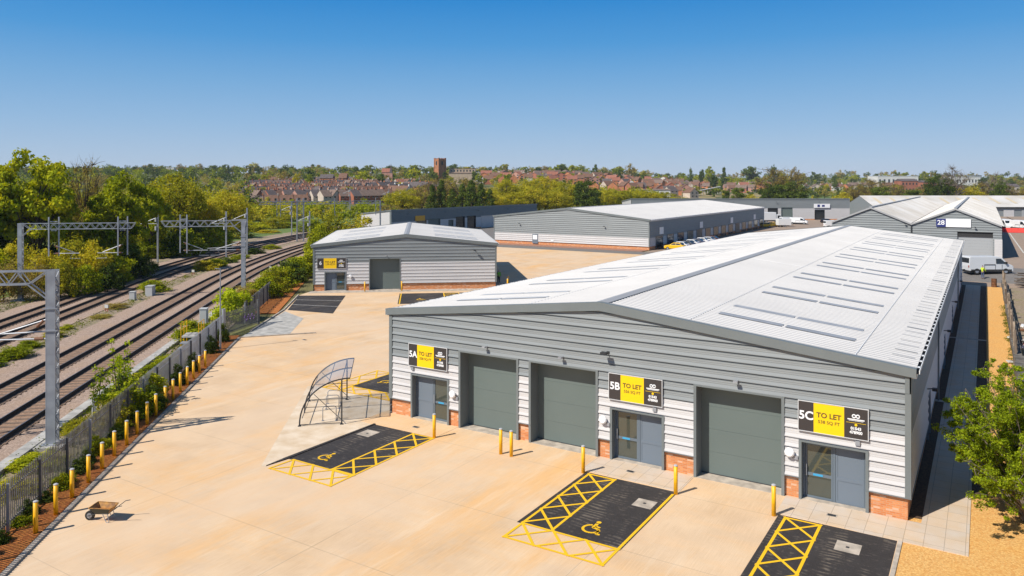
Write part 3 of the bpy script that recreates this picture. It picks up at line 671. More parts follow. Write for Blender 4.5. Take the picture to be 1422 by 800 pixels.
# the long unit behind, its side wall full of openings
u7s = []
y = 3.2
for k in range(14):
    u7s.append((y+.2, y+4.2, 2.45)); y += 6.5
u7, _ = gabled('industrial_unit', 'older long grey unit behind the concrete yard, white roof, cars parked along its side wall', (-66,112,0), 0, 38, 95, 6.05, 1.9, 2.5, roofm='roof', brickz=.75, deep=.06, ribp=.6, side_doors=[], barge=.4)
b = MB(); b.box(10.3,11.7,-.12,-.07,.3,2.4); o = b.build('side_door', 'door_grey', u7); b = MB(); b.box(10.45,11.55,-.135,-.12,1.2,2.2); b.build('door_panel', 'sign_white', o)
for k, yy in enumerate([3.5+i*6.6 for i in range(14)]):
    b = MB(); b.box(38.02, 38.10, yy, yy+3.8, .15, 2.62); o = b.build('window', 'old_glass' if k not in (3,4,9) else 'timber_pale', u7)
    b = MB(); b.box(38.02, 38.13, yy-.12, yy, .1, 2.7); b.box(38.02, 38.13, yy+3.8, yy+3.92, .1, 2.7); b.box(38.02, 38.13, yy, yy+3.8, 2.62, 2.72); b.build('window_frame', 'trim', o)
for u in (7, 28): floodlight(u7, u, 4.6, True)
for k, yy in enumerate((5.4, 32, 58, 82)):
    b = MB(); b.box(38.06, 38.14, yy, yy+2.3, 2.95, 4.45); tag(b.build('wall_sign', 'sign_white', None, loc=(-66,112,0)), ['white square sign board at the near end of the long older unit\'s side wall', 'second white square sign board along the older unit\'s side wall', 'third white square sign board along the older unit\'s side wall', 'farthest white square sign board along the older unit\'s side wall'][k], 'sign', 'white boards on the older unit')
b = MB(); b.box(15,15.7,-.1,-.07,.9,1.2); b.build('notice', 'sign_white', u7)

# two dark flat-eaved units
def slab_unit(name, label, loc, rz, W, L, H, Hb, openings, wall='clad_grey', low='clad_white', zl=2.6, end_m='clad_white', ends=True):
    B = thing(name, label, 'warehouse', loc, rz)
    F = lambda u, o, z: (u, -o, z)
    hol = [(a, b, 0, z) for a, b, z, m_ in openings]
    c = MB(); clad(c, F, lambda z: 0, lambda z: W, zl, H, hol, .4, .05); c.build('grey_cladding', wall, B, fix=False)
    c = MB(); clad(c, F, lambda z: 0, lambda z: W, .4, zl, hol, .4, .05); c.build('lower_cladding', low, B, fix=False)
    c = MB()
    for a, b in subtract((0, W), [(h[0], h[1]) for h in hol]): c.box(a, b, .0, .2, 0, .4)
    c.build('brick_plinth', 'brick', B)
    c = MB(); c.prism([(0,.05), (L,.05), (L,Hb), (0,H)], -.05, .0, 'x'); c.prism([(0,.05), (L,.05), (L,Hb), (0,H)], W, W+.05, 'x'); c.box(0, W, L, L+.05, 0, Hb); c.build('end_wall', end_m, B)
    c = MB(); c.box(-.25, W+.1, -.13, -.06, H-.35, H+.12); c.box(-.14, -.06, -.1, .5, .05, H+.08); c.prism([(-.05,H-.2), (L,Hb-.2), (L,Hb+.12), (-.05,H+.12)], -.25, -.16, 'x'); c.build('eaves_trim', 'trim', B)
    c = MB(); c.prism([(0,H-.02), (L,Hb-.02), (L,Hb+.06), (0,H+.06)], -.15, W+.1, 'x'); c.build('roof_slope', 'roof', B)
    for a, b, z, m_ in openings:
        s = MB(); s.box(a, b, .25, .3, 0, z); s.box(a-.12, a, -.08, .25, 0, z+.12); s.box(b, b+.12, -.08, .25, 0, z+.12); s.box(a, b, -.08, .25, z, z+.12); s.build('shutter_door', m_, B)
    for i in range(int(W/16)): floodlight(B, 6+i*16, H-1.2, True)
    return B
u8 = slab_unit('industrial_unit', 'dark grey flat topped unit with pale end wall, standing before the row of conifers', (-102.2,118,0), R(88), 72, 11, 6.6, 5.5, [(10,14,3.6,'timber_pale'), (15,20,3.6,'shutter'), (24,26,3,'shutter'), (27.5,31.5,3.8,'old_glass'), (33,37,3.8,'old_glass'), (40,48,3.6,'clad_white')], wall='trim', zl=3.4)
b = MB(); b.box(9.3,13.3,-.2,-.12,3.4,4.8); o = b.build('orange_sign', 'timber_pale', None, loc=(-102.2,118,0), rz=R(88)); o.name = 'wall_sign'; tag(o, 'orange sign board over an opening of the dark flat topped unit', 'sign')
M['orange_sign'] = mat('orange_sign', (.75,.38,.03), .6); o.data.materials[0] = M['orange_sign']
x9, y9 = polar(877, 284)
u9 = slab_unit('industrial_unit', 'long low grey unit with white lower wall, closing the far side of the estate', (x9, y9, 0), YAW, 81.5, 24, 7.9, 6.4, [(51,54.5,4.3,'old_glass'), (56,60,4.6,'shutter'), (68.5,72,3.6,'old_glass'), (20,24,4.3,'shutter')], zl=4.3)
for k, (u, w) in enumerate(((57.5,1),)): pass
b = MB(); b.box(68.0,74.0,-.4,-.28,4.5,6.0); b.box(69.3,70.2,-.44,-.4,4.8,5.7,1); b.box(71,72,-.44,-.4,4.9,5.6,1); tag(b.build('wall_sign', ['sign_white', 'sign_blue'], loc=(x9, y9, 0), rz=YAW), 'small white and blue sign board over a dark opening of the far low unit', 'sign')

# double-gabled unit 28
def twin_gable():
    B = thing('industrial_unit', 'twin gabled grey unit with blue and white sign 28 and a big pale roller shutter', 'warehouse', (5.6,120,.2), 0)
    Ws = [(0.0, 13.4), (13.4, 27.15)]; E, rise, L = 6.15, 2.8, 125
    holes = [(20.55, 25.85, 0, 5.0)]
    F = lambda u, o, z: (u, -o, z)
    for a, b in Ws:
        w = b-a; rl = lambda z, a=a, w=w: a if z <= E else a+min(w/2, (z-E)/rise*w/2); rr = lambda z, a=a, b=b, w=w: b if z <= E else b-min(w/2, (z-E)/rise*w/2)
        c = MB(); clad(c, F, rl, rr, 0, E+rise-.01, holes, .4, .05); c.build('grey_cladding', 'clad_grey', B, fix=False)
        for xe in (a, b):
            r_ = MB(); sg = -1 if xe == a else 1; over = .35 if xe in (0.0, 27.15) else 0
            roof_slope(r_, xe+sg*over, E+.12-over*.4, (a+b)/2, E+rise+.15, -.25, L, .9); o = r_.build('roof_slope', 'roof_old', B, fix=False)
            if o.data.polygons[len(o.data.polygons)//2].normal.z < 0: o.data.flip_normals()
        r_ = MB(); r_.bar(((a+b)/2, -.25, E+rise+.22), ((a+b)/2, L, E+rise+.22), .5, .1); r_.build('ridge_cap', 'ridge', B)
        v = MB()
        for xe in (a, b): v.prism([(xe, E-.12), (xe, E+.16), ((a+b)/2, E+rise+.2), ((a+b)/2, E+rise-.1)], -.32, -.26, 'y')
        v.build('verge_flashing', 'ridge', B)
    c = MB(); S = lambda u, o, z: (27.15+o, u, z); clad(c, S, lambda z: 0, lambda z: L, 0, E, (), .4, .05); c.box(-.05, 0, 0, L, 0, E); c.build('side_cladding', 'clad_grey', B, fix=False)
    c = MB(); c.box(26.05, 27.2, -.1, -.055, .4, 3.9);
    for i in range(8): c.box(26.05, 27.2, -.115, -.1, .5+i*.425, .72+i*.425)
    c.build('white_panel', 'clad_white', B)
    c = MB(); c.bar((13.4,-.3,E+.14), (13.4,L,E+.14), .35, .06); c.build('valley_gutter', 'gutter_dark', B)
    s = MB()
    for i in range(10): s.box(20.55, 25.85, .35, .4, i*.5+.01, i*.5+.5)
    s.build('roller_shutter', 'shutter_pale', B); h = MB(); h.box(20.4, 26.0, -.02, .36, 5.0, 5.06); h.box(20.5, 25.9, .2, .5, 4.2, 5.0); h.build('shutter_box', 'gutter_dark', B)
    floodlight(B, 23.2, 5.9, True); floodlight(B, 12.4, 6.2, True); b = MB(); b.tube([(13.4,-.12,6.0), (13.4,-.12,4.0)], .12, 8); b.build('downpipe', 'dark_metal', B)
    return B
M['shutter_pale'] = mat('shutter_pale_grey', (.36,.375,.38), .5)
twin_gable()
sg = thing('unit_number_sign', 'long white sign with number 28 on a navy square, on the twin gabled unit', 'sign', (22.95+5.5,119.85,6.55+.2), 0)
b = MB(); b.box(-5.55,-.25,-.08,.0,-.72,.72); b.build('board', 'sign_white', sg); b = MB(); b.box(-5.55,-4.05,-.1,-.082,-.72,.72); o = b.build('number_panel', 'sign_blue', sg); text('28', 1.15, (-4.8,-.115,.0), 'sign_white', sg, 'number', bold=.02)

x10, y10 = polar(1193, 306)
u10 = thing('industrial_unit', 'very long low building with pale aged roof and yellowed rooflights, behind the twin gabled unit', 'warehouse', (x10, y10, .5), YAW)
W10, Lg = 95, 26
c = MB(); c.face([(0,-13,3.9), (W10,-13,3.9), (W10,0,8.2), (0,0,8.2)]); c.face([(0,0,8.2), (W10,0,8.2), (W10,13,3.9), (0,13,3.9)]); c.build('roof_slope', 'roof_old', u10, fix=False)
c = MB(); c.box(.2,W10,-12.6,-12.5,0,3.9); c.prism([(-12.6,0), (12.6,0), (12.6,3.95), (0,8.0), (-12.6,3.95)], .15, .3, 'x'); c.build('wall', 'clad_grey', u10)
c = MB(); c.box(0,W10,-13.15,-13.0,3.5,4.0); c.build('gutter', 'dark_metal', u10)
for i in range(14):
    xa = 4.0+i*6.6; c = MB(); c.face([(xa,-9,3.9+4*4.3/13+.06), (xa+1.3,-9,3.9+4*4.3/13+.06), (xa+1.3,-2.5,3.9+10.5*4.3/13+.06), (xa,-2.5,3.9+10.5*4.3/13+.06)]); c.build('rooflight', 'rooflight_lit', u10)
for i in range(6):
    c = MB(); c.box(50+i*7, 54+i*7, -12.75, -12.65, 0, 3.0); c.build('shutter_door', 'shutter_pale' if i % 2 else 'clad_white', u10)
M['sign_frame'] = mat('sign_frame_silver', (.60,.60,.60), .5)
# ================================================================== SIGNS
def to_let(loc, rz, num, area, label, phone=True, w=2.76, h=1.27):
    s = thing('letting_sign', label, 'sign', loc, rz, 'yellow and black letting boards over the unit doors')
    b = MB(); b.box(0, w, -.02, .0, 0, h); b.build('backing_panel', 'sign_dark', s)
    f = MB(); t = .04
    f.box(0, w, -.04, .02, -.03, 0); f.box(0, w, -.04, .02, h, h+.03); f.box(-.03, 0, -.04, .02, -.03, h+.03); f.box(w, w+.03, -.04, .02, -.03, h+.03); f.build('frame', 'cap_grey' if False else 'sign_frame', s)
    b = MB(); b.box(.62*w/2.76, 1.84*w/2.76, -.026, -.021, 0, h); b.build('yellow_panel', 'sign_yellow', s)
    k = w/2.76
    text(num, .50*k, (.31*k, -.024, h*.52), 'sign_white', s, 'unit_number', bold=.014)
    text('TO LET', .30*k, (1.23*k, -.030, h*.60), 'sign_text', s, 'large_lettering', bold=.008, sx_=1.0)
    text(area, .19*k, (1.23*k, -.030, h*.38), 'sign_text', s, 'small_lettering', bold=.002, sx_=1.05)
    e = MB(); cx = 2.30*k
    for dx in (-.075, .075):
        ring = [(cx+dx*k+.065*k*math.cos(R(a)), -.026, h*.74+.065*k*math.sin(R(a))) for a in range(0, 361, 24)]; e.tube(ring, .026*k, 5, caps=False)
    e.build('emblem', 'sign_white', s)
    e = MB(); e.box(cx-.33*k, cx+.33*k, -.026, -.021, h*.615, h*.65); e.box(cx-.28*k, cx+.28*k, -.026, -.021, h*.585, h*.60); e.build('name_strip', 'sign_white', s)
    e = MB(); e.box(cx-.38*k, cx+.38*k, -.026, -.021, h*.515, h*.525); e.tube([(cx, -.02, h*.455), (cx, -.03, h*.455)], .055*k, 12); e.build('marker', 'sign_yellow', s)
    text('01543', .165*k, (cx, -.024, h*.33), 'sign_white', s, 'phone_number', bold=.007); text('478900', .165*k, (cx, -.024, h*.20), 'sign_white', s, 'phone_number', bold=.007)
    return s
to_let((1.52,-.09,3.10), 0, '5A', '558 SQ FT', 'yellow and black to let board reading 5A, over the leftmost door of the long unit')
to_let((14.37,-.09,3.05), 0, '5B', '556 SQ FT', 'yellow and black to let board reading 5B, over the middle door')
to_let((23.39,-.09,3.05), 0, '5C', '538 SQ FT', 'yellow and black to let board reading 5C, beside the corner of the long unit')
x, y = loc6(.50, -.09); to_let((x, y, 2.86), B6R, '6', '1,194 SQ FT', 'yellow and black to let board reading 6, on the smaller unit by the railway', w=3.6, h=1.33)

# ================================================================== BOLLARDS
def bollard(loc, label, group):
    t = thing('bollard', label, 'bollard', loc, 0, group)
    b = MB(); b.tube([(0,0,-.1), (0,0,1.26)], .088, 14); o = b.build('post', 'bollard_yellow', t); 
    for i, p in enumerate(o.data.polygons): p.use_smooth = len(p.vertices) == 4
    b = MB(); b.tube([(0,0,1.26), (0,0,1.29), (0,0,1.315)], [.094,.094,.05], 14); b.build('cap', 'cap_grey', t); return t
ordn = ['first', 'second', 'third', 'fourth', 'fifth', 'sixth', 'seventh', 'eighth', 'ninth', 'tenth', 'eleventh', 'twelfth', 'thirteenth', 'fourteenth', 'fifteenth', 'sixteenth', 'seventeenth']
b0 = None; s0 = -13.75
for i in range(17):
    x, y = P(-13.72+rnd.uniform(-.03,.03), s0+i*1.705); 
    lab = f'yellow bollard on the soil strip by the fence, {ordn[i]} from the near end' if i < 9 else f'yellow bollard on the soil strip by the fence, {ordn[16-i]} from the far end'
    if b0 is None: b0 = bollard((x, y, 0), lab, 'bollards along the fence kerb'); bt = tree_of(b0)
    else: dup(b0, bt, (x, y, 0), 0, lab)
for (x, y), lab in [((4.96,-2.14), 'yellow bollard at the corner of the asphalt bay by door 5A'), ((9.35,-2.3), 'left one of two close yellow bollards between the shutters'), ((9.98,-2.3), 'right one of two close yellow bollards between the shutters'), ((14.05,-2.35), 'yellow bollard at the left top corner of the middle parking bay'), ((18.65,-2.42), 'yellow bollard at the right top corner of the middle parking bay'), ((22.85,-2.35), 'yellow bollard at the top left corner of the right hand bay')]:
    dup(b0, bt, (x, y, 0), 0, lab, 'bollards in front of the long unit')
for (u, v), lab in [((6.55,-1.2), 'yellow bollard left of the shutter of unit 6'), ((11.2,-1.2), 'yellow bollard right of the shutter of unit 6'), ((24.9,-.5), 'yellow bollard in the shade beside unit 6, nearer one'), ((25.3,2.3), 'yellow bollard in the shade beside unit 6, farther one')]:
    dup(b0, bt, (*loc6(u, v), 0), 0, lab, 'bollards around unit 6')

# ================================================================== CYCLE SHELTER
sh = thing('cycle_shelter', 'curved dark framed cycle shelter with clear plastic roof at the corner of the yard', 'shelter', (-.95,-3.1,0), math.atan2(.757,-.653))
# local x runs along the railway direction (away), local y points to -o (the low back)
LN = 5.0; D_ = 2.35
def arcp(t):   # t 0 (ground, back) .. 1 (front lip)
    a = R(4+92*t); return (D_*(1)-(D_+.45)*(1-math.cos(a)) if False else D_ - (D_+.45)*(1-math.cos(R(90*t))), 2.62*math.sin(R(90*t))**.92 if t > 0 else 0)
for i, xx in enumerate((0, LN/2, LN)):
    f = MB(); pts = [(xx, *arcp(t/14)) for t in range(15)]; f.tube(pts, .042, 6); 
    if i != 1:
        f.tube([(xx,0,0), (xx,0,2.52)], .04, 8); f.tube([(xx,0,.08), (xx,D_-.02,.08)], .022, 6); f.tube([(xx,.0,.25), (xx,1.55,1.78)], .018, 6); f.tube([(xx,0,1.05), (xx,D_-.28,1.05)], .018, 6)
    f.build('arch_frame', 'dark_metal', sh)
f = MB()
for t in (.42, .72, 1.0):
    y_, z_ = arcp(t); f.bar((0,y_,z_-.02), (LN,y_,z_-.02), .035, .035)
f.bar((0,D_-.15,.45), (LN,D_-.15,.45), .03); f.bar((0,.0,2.45), (LN,.0,2.45), .04); f.build('purlin', 'dark_metal', sh)
for k in range(2):
    f = MB(); xa, xb = k*LN/2+.03, (k+1)*LN/2-.03
    ts = [.42+.58*i/10 for i in range(11)]
    for a, b in zip(ts, ts[1:]):
        ya, za = arcp(a); yb, zb = arcp(b); f.face([(xa,ya,za+.045), (xb,ya,za+.045), (xb,yb,zb+.045), (xa,yb,zb+.045)])
    f.build('roof_sheet', 'polycarb', sh, smooth=True, fix=False)
f = MB()
for xx in (0, LN):
    f.box(xx-.09, xx+.09, -.09, .09, 0, .03); f.box(xx-.09, xx+.09, D_-.08, D_+.08, 0, .03)
f.build('foot_plate', 'dark_metal', sh)
for i in (0, 2, 3):
    xx = .8+i*1.15; t = thing('cycle_stand', ['nearest hoop stand inside the cycle shelter', 'second nearest hoop stand inside the cycle shelter', 'third nearest hoop stand inside the cycle shelter', 'farthest hoop stand inside the cycle shelter'][i], 'bike rack', (-.95-.653*xx-.757*.75, -3.1+.757*xx-.653*.75, 0), math.atan2(.653,.757), 'hoop stands in the cycle shelter')
    f = MB(); f.tube([(-.38,0,0), (-.38,0,.72), (-.34,0,.80), (-.26,0,.84), (.26,0,.84), (.34,0,.80), (.38,0,.72), (.38,0,0)], .024, 8); f.build('hoop', 'galv', t, smooth=True)
    f = MB(); f.box(-.45,-.31,-.07,.07,0,.02); f.box(.31,.45,-.07,.07,0,.02); f.build('foot_plate', 'galv', t)

# ================================================================== WHEELBARROW
wb = thing('wheelbarrow', 'rusty orange stained wheelbarrow standing alone on the concrete yard', 'wheelbarrow', (-.35,-17.3,0), YAW-R(4))
f = MB()
top = [(-.42,-.33,.62), (.48,-.30,.60), (.48,.30,.60), (-.42,.33,.62)]; bot = [(-.22,-.2,.36), (.32,-.18,.34), (.32,.18,.34), (-.22,.2,.36)]
for i in range(4):
    j = (i+1) % 4; f.face([top[i], top[j], bot[j], bot[i]])
f.face(bot); o = f.build('tray', 'barrow_tray' if 'barrow_tray' in M else 'rust', wb)
M['barrow_tray'] = mat('barrow_tray', (.60,.30,.07), .7, noise=.6, nscale=5, col2=(.24,.12,.05)); M['barrow_out'] = mat('barrow_outside', (.05,.055,.04), .7)
o.data.materials[0] = M['barrow_tray']; o.data.materials.append(M['barrow_out']); s_ = o.modifiers.new('solid', 'SOLIDIFY'); s_.thickness = .012; s_.offset = -1; s_.material_offset = 1
f = MB()
for i in range(4): f.bar(top[i], top[(i+1) % 4], .025)
f.build('tray_rim', 'barrow_tray', wb)
f = MB(); f.box(-.2,.3,-.17,.17,.345,.44); f.build('sand_load', 'orange_soil', wb)
for sy in (-1, 1):
    f = MB(); f.tube([(-.62,sy*.09,.19), (-.2,sy*.17,.33), (.35,sy*.22,.36), (.55,sy*.26,.52), (.78,sy*.29,.70), (.98,sy*.30,.74)], .016, 6); f.build('handle', 'dark_metal', wb)
    f = MB(); f.tube([(.30,sy*.2,.35), (.38,sy*.21,.02), (.27,sy*.21,.0), (.1,sy*.2,.34)], .014, 6); f.build('leg', 'galv', wb)
f = MB(); f.tube([(-.56,-.05,.19), (-.56,.05,.19)], .19, 20); w_ = f.build('wheel', 'rubber', wb); f = MB(); f.tube([(-.56,-.056,.19), (-.56,.056,.19)], .11, 14); f.tube([(-.56,-.1,.19), (-.56,.1,.19)], .015, 6); f.build('rim', 'galv', w_)

# ================================================================== PALISADE FENCE
def palisade(o_, s_a, s_b, label, h=2.05, m_='galv_dark', bay=2.75):
    n = max(1, round((s_b-s_a)/bay)); a = P(o_, s_a)
    t = thing('palisade_fence', label, 'fence', (*a, 0), 0)
    dirv = Vector((-.653,.757,0)); nrm = Vector((.757,.653,0)); rr = random.Random(int(s_a*7)+3)
    for k in range(n):
        off = bay*k; pn = MB(); lean = rr.uniform(-.02,.05)
        for z in (.35, 1.62): p0 = dirv*off+nrm*.03; p1 = dirv*(off+bay)+nrm*.03; pn.bar((p0.x,p0.y,z), (p1.x,p1.y,z), .045, .05)
        for i in range(17):
            q = dirv*(off+.08+i*bay/17); l = lean+rr.uniform(-.012,.012); z1 = h+rr.uniform(-.02,.02); w = .036
            pn.prism([(0,0)]*0 or [(-w,0.03), (w,0.03), (w,z1-.12), (0,z1), (-w,z1-.12)], 0, .02, 'y')
            for vi in range(len(pn.v)-10, len(pn.v)):
                x_, y_, z_ = pn.v[vi]; p = q + dirv*(x_+l*z_*.3) + nrm*y_; pn.v[vi] = (p.x, p.y, z_)
        pn.build('pale_panel', m_, t)
        po = MB(); q = dirv*off+nrm*.09; po.bar((q.x,q.y,-.1), (q.x,q.y,h-.1), .06, .11, up=nrm); po.build('post', 'galv_dark' if k % 3 else 'galv', t)
    return t
palisade(-14.95, -30, 3, 'dark weathered steel palisade fence beside the nearest bollards', m_='fence_dark')
palisade(-14.95, 3, 25, 'paler galvanised palisade fence stretch beside the farther bollards', m_='galv')
palisade(-14.4, 32, 48, 'palisade fence stretch between the graffitied gate and the hedge by unit 6')
gt = thing('palisade_gate', 'grey palisade gate with purple graffiti and a stout post, swung across the pale apron', 'gate', (*P(-14.9, 25.3), 0), 0)
a = Vector((*P(-14.9,25.3),0))-Vector((*P(-14.9,25.3),0)); b = Vector((*P(-12.9,31.2),0))-Vector((*P(-14.9,25.3),0)); dv = (b-a).normalized(); Lg_ = (b-a).length
f = MB()
for i in range(int(Lg_/.155)):
    q = a+dv*(.1+i*.155); f.bar((q.x,q.y,.08), (q.x,q.y,2.1), .07, .02, up=dv.cross(Vector((0,0,1))))
for z in (.3, 1.7): f.bar((a.x,a.y,z), (b.x,b.y,z), .05, .06)
f.build('pale_panel', 'galv_dark', gt)
f = MB(); f.box(-.12,.12,-.12,.12,0,2.5); f.build('post', 'galv', gt); f = MB(); f.box(b.x-.1,b.x+.1,b.y-.1,b.y+.1,0,2.4); f.build('post', 'galv_dark', gt)
M['graffiti'] = mat('graffiti_purple', (.25,.12,.35), .6)
f = MB(); nn = Vector((dv.y,-dv.x,0))
rr = random.Random(5); pts = [a+dv*(3.4+i*.22)+nn*.06+Vector((0,0,1.0+.35*math.sin(i*2.1))) for i in range(10)]
f.tube(pts, .03, 4); f.build('graffiti_scrawl', 'graffiti', gt)

# lamp column, cabinets, yellow steps
lc = thing('lamp_column', 'thin pale grey column standing behind the fence beside yellow steps', 'lamp post', (*P(-14.0,19.8), 0))
f = MB(); f.tube([(0,0,0), (0,0,1.2), (0,0,1.21), (0,0,6.7)], [.085,.085,.055,.045], 8); f.build('column', 'galv', lc); f = MB(); f.bar((0,0,6.68), (-.35,-.25,6.72), .09, .05); f.build('lamp_head', 'galv', lc)
st = thing('access_steps', 'small yellow railed access platform on the railway side of the fence', 'steps', (*P(-16.6,21.5), 0), math.atan2(.757,-.653))
f = MB(); f.box(-.9,.9,-.7,.7,.9,1.0); f.build('platform', 'trough', st)
f = MB()
for x in (-.9,0,.9):
    for y in (-.7,.7): f.tube([(x,y,0),(x,y,2.1)], .03, 6)
for z in (1.55,2.1):
    for y in (-.7,.7): f.tube([(-.9,y,z),(.9,y,z)], .03, 6)
f.build('railing', 'bollard_yellow', st)
f = MB(); f.box(-1.7,-.9,-.6,.6,.55,.62); f.box(-2.3,-1.6,-.6,.6,.25,.32); f.build('step', 'galv', st)
def cabinet(o_, s, w, d, h, label, name='equipment_cabinet'):
    t = thing(name, label, 'cabinet', (*P(o_, s), 0), math.atan2(.757,-.653)); f = MB(); f.box(-w/2,w/2,-d/2,d/2,.08,h); bevel(f.build('body', 'cabinet_grey', t), .02)
    f = MB(); f.box(-w/2-.04,w/2+.04,-d/2-.04,d/2+.04,h,h+.05); f.build('lid', 'cabinet_grey', t); f = MB(); f.box(-w/2-.05,w/2+.05,-d/2-.05,d/2+.05,-.05,.08); f.build('plinth', 'trough', t)
M['cabinet_grey'] = mat('cabinet_grey', (.52,.52,.50), .5)
cabinet(-16.9, 1.1, .35, .3, 1.35, 'small pale cabinet on a leg beside the nearest overhead line mast')
cabinet(-17.1, 27.5, .8, .6, 2.2, 'tall pale equipment cabinet behind the palisade gate')
cabinet(-29.2, 52.5, 1.3, .8, 1.2, 'low grey cabinet in the weeds between the track pairs, with a rail stop beside it')
cabinet(-30.1, 49, .7, .6, 1.0, 'smaller grey cabinet in the weeds between the track pairs')
M['rail_red'] = mat('faded_red', (.35,.08,.06), .8)
for k, (o_, s) in enumerate([(-30.2, 41), (-29.8, 74), (-19.2, 77)]):
    t = thing('track_marker', ['red and white low marker post beside the third track, near the cabinets', 'white low marker beside the bush between the track pairs', 'white low marker beside the nearest track, before the hedge'][k], 'marker', (*P(o_, s), 0), .3); f = MB(); f.box(-.22,.22,-.04,.04,.4,.75); f.build('plate', 'cabinet_grey', t); f = MB(); f.bar((-.15,0,0),(-.15,0,.4),.06); f.bar((.15,0,0),(.15,0,.4),.06); f.build('leg', 'rail_red', t)
M['barrier_red'] = mat('barrier_red', (.72,.06,.04), .6)

# ================================================================== OVERHEAD LINE MASTS
TA = math.atan2(.653,.757)     # local x = +o (towards the yard), local y = along the track
def lattice_mast(o_, s, H, boom, label, arms=True, drops=(), bd=.68):
    t = thing('overhead_line_mast', label, 'railway mast', (*P(o_, s), 0), TA, 'steel masts of the overhead line'); w, d = .21, .24
    f = MB(); f.box(-.75,.75,-.75,.75,-.1,.18); f.build('foundation', 'trough', t)
    f = MB(); f.box(-w,w,-d-.02,-d,.18,H); f.box(-w,w,d,d+.02,.18,H)
    for x in (-w, w):
        for y in (-d, d): f.bar((x,y,.18), (x,y,H), .05)
    n = int(H/.42)
    for k in range(n):
        a, b = .3+k*(H-.4)/n, .3+(k+1)*(H-.4)/n; y0, y1 = (-d, d) if k % 2 else (d, -d)
        for x in (-w, w): f.bar((x,y0,a), (x,y1,b), .045, .02)
    f.box(-w-.2,w+.2,-d-.2,d+.2,.18,.23); f.build('column', 'galv', t)
    sg = -1 if boom < 0 else 1; zt, zb = H-.05, H-.05-bd
    f = MB(); L = abs(boom)
    for y in (-.22, .22):
        f.bar((sg*w,y,zt), (sg*L,y,zt), .07); f.bar((sg*w,y,zb) if False else (sg*(w+.9),y,zb), (sg*(L-.45),y,zb), .07); f.bar((sg*(L-.45),y,zb), (sg*L,y,zt), .05)
        m = int((L-1.4)/.5); x0 = .9+w
        f.bar((sg*x0,y,zb), (sg*w,y,zt), .05); f.bar((sg*x0,y,zb), (sg*w,y,zb-.75), .06)
        for k in range(m):
            a = x0+k*(L-.45-x0)/m; b = x0+(k+1)*(L-.45-x0)/m
            if k % 2: f.bar((sg*a,y,zt), (sg*b,y,zb), .042)
            else: f.bar((sg*a,y,zb), (sg*b,y,zt), .042)
    for k in range(int(L/1.1)): f.bar((sg*(.5+k*1.1),-.22,zt), (sg*(.9+k*1.1),.22,zt), .04)
    f.build('boom', 'galv', t)
    def arm(parent, x, z, dirn, ln=2.6):
        f = MB(); f.tube([(x,0,z), (x+dirn*ln,0,z)], .045, 6); f.tube([(x,0,z+.95), (x+dirn*ln*.95,0,z+.08)], .035, 6) if False else f.tube([(x,0,z+1.0*(-1 if False else 1)), (x+dirn*ln*.8,0,z+.1)], .038, 6)
        f.tube([(x+dirn*ln*.75,0,z-.02), (x+dirn*(ln*.75-.35),0,z-.6), (x+dirn*(ln*.75+.8),0,z-.62)], .025, 5); f.build('cantilever_arm', 'galv', parent)
        f = MB(); f.tube([(x+dirn*.12,0,z), (x+dirn*.55,0,z)], .085, 8); f.tube([(x+dirn*.1,0,z+.97), (x+dirn*.45,0,z+.62)], .075, 8); f.build('insulator', 'brown_ins', parent)
    if arms:
        f = MB(); f.bar((-w-.15,-d-.05,H-2.0),(w+.15,-d-.05,H-2.0),.06); f.bar((-w-.15,-d-.05,H-3.15),(w+.15,-d-.05,H-3.15),.06); f.build('bracket', 'galv', t)
        arm(t, sg*(w+.1), H-3.6, sg, 3.6); f = MB(); f.tube([(sg*(w+.1),.2,H-3.25), (sg*4.2,.2,H-3.4)], .045, 6); f.build('registration_tube', 'galv', t)
    for k, (x, dd) in enumerate(drops):
        f = MB(); f.bar((sg*(x-.45),-.25,H+.7), (sg*(x-.45),-.25,H-3.9), .13); f.bar((sg*(x+.45),.25,H+.7), (sg*(x+.45),.25,H-3.9), .13); f.bar((sg*(x-.4),0,H+.15),(sg*(x+.4),0,H+.15),.1); f.bar((sg*(x-.3),0,H-.9),(sg*(x+.3),0,H-.9),.1)
        o = f.build('drop_tube', 'galv', t); arm(t, sg*x, H-3.6, dd, 2.8)
    return t
lattice_mast(-17.45, -3.2, 9.27, -10.5, 'nearest big steel lattice mast behind the fence, its boom cut by the left edge', drops=((8.2,1),))
lattice_mast(-17.8, 50, 9.3, -9.4, 'steel lattice mast with truss boom rising behind the bright green sapling and gate', drops=((6.9,1),))
lattice_mast(-42.9, 50.5, 9.1, 12.6, 'steel lattice mast with long truss boom standing against the tall leafy trees', arms=False, drops=((3.6,1), (11.2,-1)))
def pole_mast(o_, s, H, label):
    t = thing('overhead_line_mast', label, 'railway mast', (*P(o_, s), 0), TA, 'plain poles of the overhead line'); f = MB(); f.bar((0,0,0),(0,0,H),.30,.26); f.build('pole', 'galv', t)
    f = MB()
    for z in (H-1.7, H-3.2): f.tube([(-.28,-.1,z-.35),(-.28,-.1,z+.35)], .17, 8); f.tube([(.05,-.3,z+.2),(.05,-.3,z+.6)], .12, 8)
    f.build('insulator', 'cabinet_grey', t); f = MB(); f.tube([(-.1,0,H-2.2),(-2.6,0,H-2.2)], .05, 6); f.tube([(-.1,0,H-1.2),(-2.2,0,H-2.1)], .04, 6); f.tube([(-2,0,H-2.2),(-1.7,0,H-2.8),(-2.8,0,H-2.8)], .03, 5); f.build('cantilever_arm', 'galv', t)
